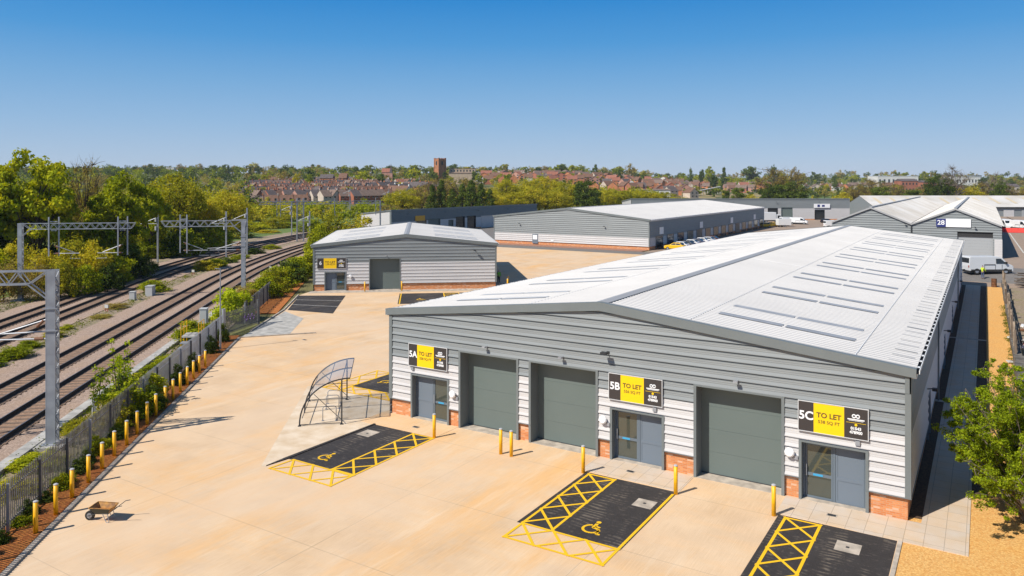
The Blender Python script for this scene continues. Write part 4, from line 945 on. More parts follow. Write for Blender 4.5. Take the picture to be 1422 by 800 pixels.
for px, d, H, lab in [(219,132.5,8.9,'pale steel pole mast left of the second boom, at the dark tree edge'), (314,139,8.6,'pale steel pole mast behind the end of the second boom'), (343,145.8,9.0,'pale steel pole mast in front of the grassy slope by the tracks'), (430,168,7.6,'pale steel pole mast just left of unit 6 roof corner'), (405,196,9.0,'distant steel pole mast left of the far lattice mast'), (486,292,12,'distant steel pole mast among the trees above the smaller unit'), (540,300,11.5,'distant steel pole mast above the dark unit with the pale end wall')]:
    x, y = polar(px, d); t = thing('overhead_line_mast', lab, 'railway mast', (x, y, hz(x, y)), TA, 'plain poles of the overhead line'); f = MB(); f.bar((0,0,0),(0,0,H),.26,.26); f.build('pole', 'galv', t)
    f = MB()
    for z in (H-1.5, H-3.0): f.tube([(-.28,-.1,z-.35),(-.28,-.1,z+.35)], .18, 8)
    f.build('insulator', 'cabinet_grey', t); f = MB(); f.tube([(-.1,0,H-2.2),(-2.8,0,H-2.2)], .06, 6); f.tube([(-.1,0,H-1.1),(-2.4,0,H-2.1)], .05, 6); f.build('cantilever_arm', 'galv', t)
# far portal gantry
xa, ya = polar(362, 178); xb, yb = polar(527, 190); xm, ym = polar(417, 178)
pt = thing('portal_gantry', 'wide steel portal gantry crossing all tracks far down the line', 'railway gantry', (xm, ym, 0), math.atan2(yb-ya, xb-xa))
Lx = math.hypot(xb-xa, yb-ya); la = -math.hypot(xm-xa, ym-ya); lb = Lx+la
f = MB()
for x in (-.75, .75):
    f.bar((x,-.2,0),(x,-.2,10.2),.22); f.bar((x,.35,0),(x,.35,10.2),.2)
for k in range(18): z = .3+k*.55; f.bar((-.75,-.2,z),(.75,-.2,z+.55),.05); f.bar((.75,-.2,z),(-.75,-.2,z+.55),.05)
f.build('column', 'galv', pt); f = MB(); f.bar((lb,0,0),(lb,0,9.4),.3); f.build('column', 'galv', pt)
f = MB()
for y in (-.3,.3):
    f.bar((la,y,9.45),(lb,y,9.45),.12); f.bar((la,y,8.8),(lb,y,8.8),.1)
    for k in range(int((lb-la)/.7)): x = la+k*.7; f.bar((x,y,9.45 if k % 2 else 8.8),(x+.7,y,8.8 if k % 2 else 9.45),.07)
f.build('boom', 'galv', pt)
for x in (la+4, -4.5, 8, 18): f = MB(); f.bar((x,0,10.2),(x,0,6.0),.14); f.tube([(x,0,6.8),(x+2.6,0,6.8)],.05,6); f.build('drop_tube', 'galv', pt)

# ================================================================== VEHICLES
def wheel(par, x, y, r=.32, w=.2):
    f = MB(); f.tube([(x,y-w/2,r),(x,y+w/2,r)], r, 18); o = f.build('wheel', 'rubber', par); f = MB(); f.tube([(x,y-w/2-.012,r),(x,y+w/2+.012,r)], r*.62, 12); f.build('rim', 'galv', o)
def carpaint(c): 
    k = 'paint_%d_%d_%d' % tuple(int(v*100) for v in c)
    if k not in M: M[k] = mat(k, c, .25, spec=.6)
    return k
def vehicle(name, label, cat, loc, rz, color, prof_, glass_side, wins, L, W, wheels, group=None, r=.32, taper=.12, zb=1.0, scr=None, lamp=.65):
    t = thing(name, label, cat, loc, rz, group)
    f = MB(); n = len(prof_)
    def yy(z): return W/2 - (taper*max(0, z-zb) if z > zb else 0)
    f.v = [(x, -yy(z), z) for x, z in prof_] + [(x, yy(z), z) for x, z in prof_]
    f.f = [tuple(range(n)), tuple(reversed(range(n, 2*n)))] + [(i, n+i, n+(i+1) % n, (i+1) % n) for i in range(n)]; f.m = [0]*len(f.f)
    o = bevel(f.build('body', carpaint(color), t), .07, 3, 25)
    for p in o.data.polygons: p.use_smooth = False
    for i, w_ in enumerate(glass_side):
        f = MB()
        for sg in (-1, 1): 
            f.face([(x, sg*(yy(z)+.012), z) for x, z in w_])
        f.build('side_window', 'old_glass', t, fix=False)
    for nm, (x0, z0, x1, z1) in wins.items():
        f = MB(); d = Vector((x1-x0, 0, z1-z0)).normalized(); nr = Vector((-d.z, 0, d.x)); nr = nr if (nr.x > 0) == (nm == 'windscreen') else -nr; nr = nr*.015
        f.face([(x0+nr.x,-yy(z0)+.12,z0+nr.z),(x0+nr.x,yy(z0)-.12,z0+nr.z),(x1+nr.x,yy(z1)-.1,z1+nr.z),(x1+nr.x,-yy(z1)+.1,z1+nr.z)]); f.build(nm, 'old_glass', t, fix=False)
    for x in wheels:
        for sg in (-1, 1): wheel(t, x, sg*(W/2-.09), r)
    for sg in (-1, 1):
        f = MB(); f.box(L/2-.10,L/2+.02,sg*(W/2-.22)-.14,sg*(W/2-.22)+.14,lamp,lamp+.15); f.build('headlight', 'sign_white', t)
        f = MB(); f.box(-L/2-.015,-L/2+.1,sg*(W/2-.16)-.09,sg*(W/2-.16)+.09,lamp,lamp+.25); f.build('tail_light', 'rail_red', t)
    f = MB(); f.box(-L/2+.1,L/2-.1,-W/2+.1,W/2-.1,.18,.35); f.build('underbody', 'rubber', t)
    return t
CARP = [(-2.1,.28),(-2.12,.75),(-2.0,.98),(-1.75,1.03),(-1.15,1.46),(.25,1.48),(.95,1.02),(1.85,.90),(2.1,.7),(2.1,.28)]
def car(loc, rz, color, label, group='cars parked on the estate'):
    return vehicle('parked_car', label, 'car', loc, rz, color, CARP, [[(-1.6,1.05),(-1.1,1.38),(-.45,1.4),(-.45,1.05)], [(-.38,1.05),(-.38,1.4),(.2,1.4),(.72,1.05)]], {'windscreen': (.93,1.05,.3,1.44), 'rear_window': (-1.72,1.06,-1.2,1.42)}, 4.2, 1.78, (-1.3,1.3), group, zb=1.0, taper=.35)
VANP = [(-2.75,.4),(-2.8,1.0),(-2.72,2.15),(-2.55,2.22),(.9,2.22),(1.55,2.0),(2.1,1.35),(2.7,1.12),(2.85,.9),(2.85,.35)]
def van(loc, rz, color, label, group='vans on the estate', sc=1, name='parked_van'):
    t = vehicle(name, label, 'van', loc, rz, color, VANP, [[(.62,1.32),(.62,1.95),(1.25,1.95),(1.95,1.32)]], {'windscreen': (2.08,1.4,1.58,1.96), 'rear_window': (-2.78,1.4,-2.73,2.0)}, 5.65, 1.95, (-1.85,1.85), group, r=.36, taper=.09, lamp=.85)
    t.scale = (sc,)*3
    f = MB()
    for x in (-.9, .5, 1.35):
        for sg in (-1,1): f.box(x,x+.02,sg*.975-.012,sg*.975+.012,.5,1.25)
    for sg in (-1,1): f.box(-.9,.5,sg*.975-.014,sg*.975+.014,1.18,1.24); f.box(-2.6,2.6,sg*.985-.015,sg*.985+.015,.42,.6)
    f.build('door_seam', 'rubber', t); f = MB()
    for sg in (-1,1): f.box(1.75,1.95,sg*1.05-.1,sg*1.05+.1,1.3,1.55)
    f.build('wing_mirror', 'rubber', t); return t
x, y = polar(1370, 110); van((x, y, hz(x, y)), YAW+R(1), (.62,.63,.64), 'silver van parked side on before the twin gabled unit, person at its door', sc=1.13)
x, y = polar(1094, 258); van((x, y, 0), YAW+R(14), (.8,.8,.8), 'white van in front of the far low unit, left of two together')
x, y = polar(1109, 254); van((x, y, 0), YAW-R(28), (.8,.8,.8), 'white van in front of the far low unit, right of two together, facing out')
x, y = polar(1157, 235); van((x, y, 0), YAW+R(5), (.78,.78,.77), 'white van half hidden behind the left roof edge of the twin gabled unit')
for px, d, rz, lab, sc in [(1396,216,-100,'white van parked left behind the red barrier strip',1.2), (1419,210,-85,'white van parked right behind the red barrier strip',1.2)]:
    x, y = polar(px, d); van((x, y, hz(x, y)), YAW+R(rz), (.78,.78,.78), lab, sc=sc)
x, y = polar(1148, 262); car((x, y, 0), YAW+R(20), (.02,.018,.02), 'black car parked before the far low unit')
x, y = polar(1062, 236); car((x, y, 0), YAW+R(170), (.85,.50,.01), 'bright yellow car with mixed paint, by the white truck, nearer the roof')
x, y = polar(1074, 240); car((x, y, 0), YAW+R(5), (.85,.50,.01), 'bright yellow car closest to the small white trailer')
x, y = polar(1088, 244); car((x, y, 0), YAW+R(25), (.05,.07,.12), 'dark blue car between the yellow cars and the white vans')
cl = [((.85,.5,.01),'yellow'), ((.72,.72,.73),'silver'), ((.05,.06,.08),'dark'), ((.70,.71,.72),'pale grey'), ((.06,.07,.12),'navy'), ((.8,.8,.8),'white'), ((.5,.52,.55),'grey'), ((.08,.03,.03),'maroon')]
for i, (c_, nm) in enumerate(cl):
    car((-24.2+rnd.uniform(-.3,.3), 116.2+i*3.4, 0), R(180+rnd.uniform(-4,4)), c_, f'{nm} car, {ordn[i]} from the near corner in the row along the older unit', 'row of cars along the older unit')
# truck with white cab, and trailer
x, y = polar(1071, 262); tk = thing('parked_truck', 'white box truck parked by the far corner of the older unit', 'truck', (x, y, 0), YAW+R(8))
f = MB(); f.box(-3.4,1.2,-1.2,1.2,1.0,3.7); bevel(f.build('cargo_box', 'white_metal', tk), .06); f = MB(); f.prism([(1.35,.5),(3.3,.5),(3.35,1.5),(3.0,2.9),(1.35,3.0)], -1.1, 1.1, 'y'); bevel(f.build('cab', 'white_metal', tk), .1)
f = MB(); f.face([(3.37,-1,1.6),(3.37,1,1.6),(3.06,.95,2.75),(3.06,-.95,2.75)]); f.face([(1.8,-1.115,1.6),(3.1,-1.115,1.6),(2.8,-1.115,2.6),(1.8,-1.115,2.6)]); f.build('cab_window', 'old_glass', tk, fix=False)
f = MB(); f.box(-3.4,3.2,-.5,.5,.6,1.0); f.build('chassis', 'rubber', tk)
for xx in (-2.4, 2.3):
    for sg in (-1,1): wheel(tk, xx, sg*1.0, .48, .3)
x, y = polar(1088, 238); tr_ = thing('box_trailer', 'small white box trailer beside the yellow cars', 'trailer', (x, y, 0), YAW+R(5)); f = MB(); f.box(-2.1,2.1,-1,1,.6,2.6); bevel(f.build('box_body', 'white_metal', tr_), .05); f = MB(); f.bar((2.1,0,.6),(3.2,0,.5),.1); f.build('drawbar', 'dark_metal', tr_)
for sg in (-1,1): wheel(tr_, 0, sg*1.0, .33)
# pick-up between the right hand vans
x, y = polar(1407, 222); fb = thing('flatbed_truck', 'dark flatbed truck with loose load between the two white vans', 'truck', (x, y, hz(x, y)), YAW+R(180)); f = MB(); f.prism([(1,.5),(2.8,.5),(2.8,1.4),(2.4,2.3),(1,2.3)], -1,1,'y'); bevel(f.build('cab', carpaint((.05,.05,.07)), fb), .08); f = MB(); f.box(-2.6,.95,-1,1,.9,1.15); f.build('bed', 'galv', fb); f = MB(); f.bar((-2.4,-.5,1.3),(1.6,-.4,3.0),.12); f.bar((-2.3,.5,1.3),(.8,.4,2.5),.1); f.box(-1.8,-.4,-.6,.6,1.15,1.7); f.build('load', 'timber', fb)
for xx in (-1.6,2.0):
    for sg in (-1,1): wheel(fb, xx, sg*.9, .4)
# red barrier strip
x0, y0 = polar(1386, 204); x1, y1 = polar(1440, 200)
bs = thing('barrier_row', 'long low bright red plastic barrier row across the far court', 'barrier', (x0, y0, hz(x0, y0)), math.atan2(y1-y0, x1-x0)); Lb = math.hypot(x1-x0, y1-y0)
for k in range(int(Lb/1.5)):
    f = MB(); f.prism([(-.28,0),(.28,0),(.12,1.0),(-.12,1.0)], k*1.5, k*1.5+1.44, 'x'); f.build('barrier_block', 'barrier_red', bs)
struct(flat('red_surface', [polar(1386,206), polar(1440,202), polar(1440,196), polar(1389,199)], .83, 'barrier_red'))
f = MB(); f.box(-.04,.04,0,1.3,0,.02)
mb = MB(); stroke(mb, polar(1402,196), (*polar(1422,140),), .25, .84); tag(mb.build('lane_line', 'white_paint', fix=False), kind='structure')

# ================================================================== PEOPLE
def person(loc, rz, label, top, legs, pose='stand', H=1.85):
    t = thing('person', label, 'person', loc, rz); k = H/1.8
    def skin(name, verts, edges, radii, m_, sub=2):
        me = bpy.data.meshes.new(name); me.from_pydata([(x*k, y*k, z*k) for x, y, z in verts], edges, []); me.materials.append(M[m_]); o = bpy.data.objects.new(name, me); C.objects.link(o); o.parent = t
        o.modifiers.new('skin', 'SKIN'); 
        for i, r_ in enumerate(radii): me.skin_vertices[0].data[i].radius = (r_[0]*k, r_[1]*k) if isinstance(r_, tuple) else (r_*k, r_*k)
        me.skin_vertices[0].data[0].use_root = True
        s_ = o.modifiers.new('sub', 'SUBSURF'); s_.levels = 1; s_.render_levels = sub; return o
    if pose == 'reach': hl, hr, el, er = (.42,.22,1.12), (.30,-.26,.95), (.20,.24,1.20), (.08,-.30,1.15)
    else: hl, hr, el, er = (.06,.26,.85), (.10,-.26,.86), (-.03,.26,1.12), (-.02,-.26,1.12)
    V = [(0,0,.95), (0,0,1.15), (0,0,1.36), (0,0,1.48), (.01,0,1.54), (.03,0,1.63), (.03,0,1.74), (0,.18,1.42), el, hl, (0,-.18,1.42), er, hr, (0,.09,.88), (.03,.10,.48), (-.02,.10,.08), (.15,.11,.04), (0,-.09,.88), (.05,-.11,.48), (.04,-.12,.08), (.2,-.13,.04)]
    E_ = [(0,1),(1,2),(2,3),(3,4),(4,5),(5,6),(2,7),(7,8),(8,9),(2,10),(10,11),(11,12),(0,13),(13,14),(14,15),(15,16),(0,17),(17,18),(18,19),(19,20)]
    Rr = [(.13,.10),(.12,.10),(.15,.11),.055,.05,(.085,.095),(.07,.08),.06,.042,.032,.06,.042,.032,.085,.055,.04,.035,.085,.055,.04,.035]
    skin('body', V, E_, Rr, 'skin')
    skin('jacket', [(0,0,.86),(0,0,1.15),(0,0,1.38),(0,0,1.46),(0,.19,1.41),el,tuple(e+(h-e)*.8 for e, h in zip(el, hl)),(0,-.19,1.41),er,tuple(e+(h-e)*.8 for e, h in zip(er, hr))], [(0,1),(1,2),(2,3),(2,4),(4,5),(5,6),(2,7),(7,8),(8,9)], [(.17,.13),(.155,.125),(.18,.135),.085,.085,.065,.055,.085,.065,.055], top)
    skin('trousers', [(0,0,.95),(0,.09,.86),(.03,.10,.48),(-.02,.10,.12),(0,-.09,.86),(.05,-.11,.48),(.04,-.12,.12)], [(0,1),(1,2),(2,3),(0,4),(4,5),(5,6)], [(.15,.12),.105,.075,.06,.105,.075,.06], legs)
    skin('boots', [(-.04,.10,.07),(.15,.11,.05)], [(0,1)], [.065,.05], 'boot'); skin('boots', [(.02,-.12,.07),(.21,-.13,.05)], [(0,1)], [.065,.05], 'boot')
    skin('hair', [(-.0,0,1.68),(.01,0,1.77)], [(0,1)], [(.09,.10),(.075,.085)], 'hair', 2)
x, y = polar(1364.5, 106.5); person((x, y, hz(x, y)), YAW+R(30), 'person in yellow hi vis vest and jeans reaching to the silver van door', 'hivis', 'denim', 'reach', 1.95)
x, y = polar(692.5, 104.5); person((x, y, 0), YAW+R(-70), 'person in green hi vis jacket and dark trousers at the corner of unit 6', 'hivis_g', 'dark_cloth', 'stand', 1.9)

# ================================================================== RIGHT HAND BOUNDARY AND SCRAP YARD
wl = thing('boundary_wall', 'long rough concrete boundary wall with timber posts along the gravel strip', 'wall', (32.2,0,0))
f = MB()
for i in range(38):
    y0 = 3+i*2.2; f.box(-.05+rnd.uniform(-.05,.05),.55+rnd.uniform(-.06,.06),y0,y0+2.15,0,.75+rnd.uniform(-.12,.10))
f.build('wall_block', 'wall_dirty', wl)
for i in range(14):
    y0 = 35+i*3.6; f = MB(); f.bar((.1,y0,0), (.1+rnd.uniform(-.12,.12),y0+rnd.uniform(-.2,.2),2.3+rnd.uniform(-.2,.35)), .16, .14); f.build('post', 'timber_pale' if i % 2 else 'timber', wl)
f = MB()
for i in range(13):
    y0 = 35+i*3.6
    for z in (.95,1.3,1.7): 
        if rnd.random() < .8: f.bar((.18,y0,z+rnd.uniform(-.05,.05)), (.18,y0+3.6,z+rnd.uniform(-.05,.05)), .03, .2)
f.build('rail_board', 'timber', wl)
strip_y = flat('scrap_yard', [(32.9,-2), (60,-2), (60,86), (32.9,86)], -.005, 'dry_ground')
def pile(name, label, cx, cy, n, spread, mats, hmax, seed, group=None):
    rr = random.Random(seed); t = thing(name, label, 'rubbish' if 'heap' in name else 'timber', (cx, cy, 0), 0, group)
    for mi, m_ in enumerate(mats):
        f = MB()
        for i in range(n//len(mats)):
            x, y = rr.gauss(0,spread*.45), rr.gauss(0,spread*.5); z = hmax*max(.08, 1-(x*x+y*y)/spread**2)*rr.uniform(.4,1); a = rr.uniform(0,3.14); l = rr.uniform(.3,1.3); dz = rr.uniform(-.15,.15)
            f.bar((x-math.cos(a)*l/2,y-math.sin(a)*l/2,max(.05,z-dz)),(x+math.cos(a)*l/2,y+math.sin(a)*l/2,max(.06,z+dz)),rr.uniform(.1,.6),rr.uniform(.03,.2),up=(rr.uniform(-.4,.4),rr.uniform(-.4,.4),1))
        f.build(['debris', 'rags', 'scrap', 'boards'][mi % 4], m_, t)
pile('rubbish_heap', 'heap of white and red rubbish behind the boundary wall', 35.2, 42.5, 160, 2.6, ['sign_white', 'barrier_red', 'wall_dirty', 'sign_white'], 1.3, 3, 'rubbish heaps in the scrap yard')
pile('rubbish_heap', 'heap of grey rubble and boards nearer the big bush', 35.0, 33, 110, 2.8, ['wall_dirty', 'timber', 'timber_pale', 'cabinet_grey'], 1.0, 5, 'rubbish heaps in the scrap yard')
pile('rubbish_heap', 'heap of dark scrap beside the small shed', 36.5, 52, 120, 3.2, ['timber', 'rust', 'wall_dirty', 'sign_white'], 1.0, 8, 'rubbish heaps in the scrap yard')
pile('rubbish_heap', 'pale scattered rubbish heap just above the big bush', 34.8, 24, 110, 2.8, ['wall_dirty', 'timber', 'sign_white', 'timber_pale'], .8, 18, 'rubbish heaps in the scrap yard')
sd = thing('shed', 'dark timber shed with pale open front in the scrap yard', 'shed', (36.2,68,0)); f = MB(); f.box(0,6,0,5,0,3.4); f.build('wall', 'timber', sd); f = MB(); f.prism([(-.4,3.4),(6.4,3.4),(6.4,3.6),(-.4,3.75)], -.6,5.3,'y'); f.build('roof', 'timber', sd); f = MB(); f.box(.4,5.6,-.06,-.005,1.2,2.2); f.box(.4,5.6,-.7,-.1,1.1,1.2); f.build('counter', 'white_metal', sd); f = MB(); f.box(.4,5.6,-.03,-.004,.1,1.05); f.build('opening', 'gutter_dark', sd)
bt2 = thing('timber_stack', 'stack of old boards across the wall beyond the shed', 'timber', (34,86,.2), 0); f = MB()
for i in range(18): f.bar((rnd.uniform(-.5,.5),rnd.uniform(-1.5,1.5),.1+i*.09),(rnd.uniform(5,9),rnd.uniform(-1.5,1.5),.1+i*.09),.22,.07)
f.build('board', 'timber', bt2)
rp = thing('oil_drum', 'rust red drum standing near the far end of the gravel strip', 'drum', (31.3,84.6,0)); f = MB(); f.tube([(0,0,0),(0,0,.5),(0,0,.52),(0,0,1.1)], [.32,.32,.32,.32], 16); f.build('drum_body', 'rust', rp); f = MB(); f.tube([(0,0,.36),(0,0,.40)],.34,16); f.tube([(0,0,.74),(0,0,.78)],.34,16); f.build('rib', 'rust', rp)
# ================================================================== VEGETATION
def leaf_mesh(name, cen, rad, per, size, seed, m_, up=.35, squash=.8, twig=None):
    rg = np.random.default_rng(seed); cen = np.asarray(cen, float); rad = np.asarray(rad, float); n = len(cen)*per
    c = np.repeat(cen, per, 0); r = np.repeat(rad, per)[:, None]
    d = rg.normal(size=(n, 3)); d /= np.linalg.norm(d, axis=1, keepdims=True)
    p = c + d*r*(rg.random((n, 1))**.45)*np.array([1, 1, squash])
    nr = d*.6 + rg.normal(size=(n, 3))*.55 + np.array([0, 0, up]); nr /= np.linalg.norm(nr, axis=1, keepdims=True)
    a = np.cross(nr, rg.normal(size=(n, 3))); a /= np.linalg.norm(a, axis=1, keepdims=True); b = np.cross(nr, a)
    s = size*(.55+.9*rg.random((n, 1)))
    v = np.empty((n, 4, 3)); v[:, 0] = p-a*s*.9; v[:, 1] = p-b*s*.5+nr*s*.12; v[:, 2] = p+a*s*.9; v[:, 3] = p+b*s*.5+nr*s*.12
    me = bpy.data.meshes.new(name); me.vertices.add(n*4); me.loops.add(n*4); me.polygons.add(n)
    me.vertices.foreach_set('co', v.astype(np.float32).ravel()); me.loops.foreach_set('vertex_index', np.arange(n*4, dtype=np.int32))
    me.polygons.foreach_set('loop_start', np.arange(0, n*4, 4, dtype=np.int32)); me.polygons.foreach_set('loop_total', np.full(n, 4, dtype=np.int32))
    me.materials.append(M[m_]); me.update(calc_edges=True); return me
def trunk_mesh(name, tips, seed, r0=.022, split=.3, lean=.02, bark='bark', thin=.0035, sides=6):
    rr = random.Random(seed); f = MB(); top = Vector((rr.uniform(-lean, lean), rr.uniform(-lean, lean), .62))
    sp = [Vector((0,0,-.02)), Vector((rr.uniform(-lean,lean)*.5, rr.uniform(-lean,lean)*.5, split)), top]
    f.tube(sp, [r0*1.15, r0*.8, r0*.3], sides+1)
    for tx in tips:
        tx = Vector(tx); h = split*rr.uniform(.75, 1.5); h = min(h, tx.z*.9, .58); bz = sp[0].lerp(sp[1], h/split) if h < split else sp[1].lerp(top, (h-split)/(.62-split)); mid = bz.lerp(tx, .5)+Vector((rr.uniform(-.03,.03), rr.uniform(-.03,.03), rr.uniform(.0,.05)))
        f.tube([bz, mid, tx], [r0*.42, r0*.26, thin], max(3, sides-2), caps=False)
    return f
def crown_pts(rg, n, kind):
    pts = []
    while len(pts) < n:
        if kind == 'cone':
            z = rg.random(); r = (1-z)**.75*.30*(rg.random()**.4); a = rg.random()*6.283; pts.append((r*math.cos(a), r*math.sin(a), .08+z*.86))
        elif kind == 'column':
            z = rg.random(); r = .2*(1-abs(z-.45)**2.5*1.5)*(rg.random()**.4); a = rg.random()*6.283; pts.append((r*math.cos(a), r*math.sin(a), .06+z*.86))
        elif kind == 'bush':
            d = rg.normal(size=3); d /= np.linalg.norm(d); d[2] = abs(d[2]); q = d*(.45+.55*rg.random()); pts.append((q[0]*.42, q[1]*.42, .08+q[2]*.72))
        else:
            d = rg.normal(size=3); d /= np.linalg.norm(d); q = d*(.62+.38*rg.random()) if rg.random() < .8 else d*rg.random()*.6
            if q[2] < -.75: continue
            pts.append((q[0]*.34, q[1]*.34, .57+q[2]*.36))
    return pts
PROTO = {}
def proto(key, kind, nclump, per, crad, size, leaf, seed, split=.28, r0=.02, bark='bark', nbr=None, bare=0):
    rg = np.random.default_rng(seed); pts = crown_pts(rg, nclump, kind); rad = crad*(.6+.8*rg.random(nclump))
    tips = pts[:nbr or min(34, nclump)]
    tm = trunk_mesh('trunk', tips, seed, r0, split, bark=bark)
    if bare:
        rr = random.Random(seed)
        for i in range(bare):
            b = Vector(pts[rr.randrange(len(tips))]); e = b+Vector((rr.gauss(0,.07), rr.gauss(0,.07), rr.uniform(-.01,.12))); tm.tube([b, b.lerp(e,.5)+Vector((rr.gauss(0,.01),)*3), e], [.003,.002,.001], 3, caps=False)
    to = tm.build('trunk', bark, smooth=True, fix=False); tme = to.data; bpy.data.objects.remove(to)
    cm = leaf_mesh('crown', pts, rad, per, size, seed+1, leaf)
    PROTO.setdefault(key, []).append((tme, cm))
for sd_ in (1, 2, 3): proto('sycamore', 'round', 92, 185, .066, .0165, 'leaf_sycamore', sd_)
for sd_ in (4, 5): proto('willow', 'round', 150, 90, .085, .013, 'leaf_yellow', sd_)
for sd_ in (6, 7): proto('conifer', 'cone', 110, 80, .07, .015, 'leaf_dark', sd_, split=.5)
for sd_ in (8, 9): proto('budding', 'round', 90, 60, .07, .010, 'leaf_brown', sd_, bare=420, nbr=60)
for sd_ in (10, 11): proto('dark', 'round', 100, 90, .08, .016, 'leaf_dark', sd_)
for sd_ in (12, 13): proto('bush', 'bush', 70, 90, .12, .026, 'leaf_sycamore', sd_, split=.2, r0=.015)
for sd_ in (14, 15): proto('bush_yellow', 'bush', 70, 90, .12, .022, 'leaf_yellow', sd_, split=.2, r0=.015)
for sd_ in (16,): proto('bush_bright', 'bush', 60, 70, .12, .035, 'leaf_bright', sd_, split=.2, r0=.015)
for sd_ in (17,): proto('ivy', 'column', 90, 80, .08, .018, 'leaf_dark', sd_, split=.5)
for sd_ in (18,): proto('bush_dark', 'bush', 70, 90, .12, .026, 'leaf_dark', sd_, split=.2, r0=.015)
for sd_ in (19,): proto('bush_brown', 'bush', 70, 80, .12, .02, 'leaf_brown', sd_, split=.2, r0=.015)
# light versions for the far hillside
for sd_ in (21, 22): proto('far_green', 'round', 40, 34, .11, .045, 'leaf_sycamore', sd_, nbr=6)
for sd_ in (23, 24): proto('far_dark', 'round', 40, 34, .11, .045, 'leaf_dark', sd_, nbr=6)
for sd_ in (25, 26): proto('far_yellow', 'round', 40, 34, .11, .04, 'leaf_yellow', sd_, nbr=6)
for sd_ in (27,): proto('far_brown', 'round', 40, 26, .11, .035, 'leaf_brown', sd_, nbr=12, bare=60)
for sd_ in (28,): proto('far_cone', 'cone', 40, 30, .09, .045, 'leaf_dark', sd_, nbr=4)
proto('bare', 'round', 60, 4, .05, .008, 'leaf_brown', 31, bare=900, nbr=60, r0=.028, bark='bark_pale')
HW = {'cone': .30, 'conifer': .30, 'far_cone': .30, 'ivy': .22, 'bush': .5, 'bush_yellow': .5, 'bush_bright': .5, 'bush_dark': .5, 'bush_brown': .5}
tcount = 0
def plant(key, x, y, h, hw, label, name='tree', cat='tree', group=None, z=None):
    global tcount
    tcount += 1; tme, cme = PROTO[key][tcount % len(PROTO[key])]; z = hz(x, y) if z is None else z
    t = thing(name, label, cat, (x, y, z-.05), tcount*2.39, group); s = hw/HW.get(key, .40); t.scale = (s, s, h)
    for nm, me in (('trunk', tme), ('crown', cme)):
        o = bpy.data.objects.new(nm, me); C.objects.link(o); o.parent = t
    return t
def tree_px(key, px, ytop, hwpx, d, label, name='tree', cat='tree', group=None, z=None):
    x, y = polar(px, d); g_ = hz(x, y) if z is None else z; h = (CAM.z-(ytop-HY)/FPX*d-g_)*1.05; return plant(key, x, y, max(h, 1.2), hwpx/FPX*d*1.08, label, name, cat, group, z)
GL = 'leafy trees beyond the railway'
for a in [('sycamore',52,202,62,106,'tallest broad bright green tree at the left edge, behind the first boom mast'),
          ('sycamore',-22,214,52,104,'big green tree cut by the left edge of the view'),
          ('budding',120,216,24,118,'thin brownish half bare tree between the tallest tree and the second green tree'),
          ('sycamore',168,233,50,116,'round bright green tree left of the distant spire'),
          ('sycamore',207,262,30,138,'green tree under the distant spire, at the track edge'),
          ('willow',242,238,44,150,'feathery yellow green tree beside the second round green tree'),
          ('willow',275,268,34,158,'lower feathery yellow green tree left of the terraced roofs'),
          ('willow',316,262,34,172,'rounded yellow green tree in front of the terraced roofs'),
          ('dark',262,300,20,150,'dark lower tree under the feathery yellow green tree'),
          ('willow',88,258,30,120,'yellow green tree filling the gap behind the second boom'),
          ('dark',8,262,40,112,'dark tree below the crown of the tree cut by the left edge')]: tree_px(*a[:5], a[5], group=GL)
k = 0
sh_l = ['shrub in the understory below the tall trees, {} from the left edge']
for px, yt, hw, d, key in [(-5,330,30,99,'bush'),(28,322,30,99,'bush_yellow'),(66,335,32,97,'bush_yellow'),(100,318,34,102,'bush_yellow'),(132,322,32,102,'bush_yellow'),(160,340,30,104,'bush'),(186,330,30,110,'bush_dark'),(205,326,28,139,'bush'),(232,318,30,142,'bush_dark'),(256,314,34,144,'bush'),(290,300,36,156,'bush'),(84,352,26,91,'bush_yellow'),(118,356,24,93,'bush'),(150,358,22,97,'bush_dark'),(322,296,34,190,'bush_yellow'),(350,306,28,215,'bush'),(42,300,40,108,'bush_dark'),(-12,300,40,106,'bush_dark'),(80,296,36,112,'bush_dark'),(120,290,36,114,'bush'),(160,300,30,120,'bush'),(5,352,30,88,'bush_brown'),(52,350,28,90,'bush_brown'),(176,312,30,112,'bush_yellow'),(216,304,28,140,'bush')]:
    k += 1; tree_px(key, px, yt, hw, d, f'{dict(bush="green", bush_yellow="yellow green", bush_dark="dark green", bush_brown="brownish")[key]} thicket shrub below the tall trees, {"first second third fourth fifth sixth seventh eighth ninth tenth eleventh twelfth".split()[k%12]} {"near the tracks" if k < 12 else "farther back"}', 'shrub', 'shrub', 'thicket shrubs beyond the railway')
# weeds between the tracks
wn = 0
for o_, s, h, w, key in [(-29.9,10,.9,1.5,'bush'),(-29.5,13,1.0,1.6,'bush'),(-30.1,16,1.1,1.6,'bush_bright'),(-29.6,19,1.2,1.8,'bush'),(-30,23,.8,1.2,'bush'),(-29.7,27,.9,1.1,'bush_yellow'),(-30.2,31,.6,.8,'bush'),(-29.7,56,2.0,2.2,'bush'),(-29.6,80,2.2,2.6,'bush_yellow'),(-29.8,85,1.8,2.2,'bush'),(-29.6,91,1.2,2.2,'bush_dark'),(-29.6,98,1.1,2.4,'bush'),(-29.7,6,.5,1.0,'bush_brown'),(-30.2,2,.6,.9,'bush'),(-29.4,37,.5,1.4,'bush_brown'),(-29.9,43,.8,1.6,'bush_brown'),(-29.6,108,1.4,2.4,'bush_dark'),(-29.5,118,1.3,2.2,'bush')]:
    wn += 1; x, y = P(o_, s); plant(key, x, y, h, w, f'{"bushy green" if h > 1.5 else "low green"} weed clump in the strip between the track pairs, {ordn[min(wn-1,16)]} counted along the strip', 'shrub', 'shrub', 'weeds between the track pairs', .05)
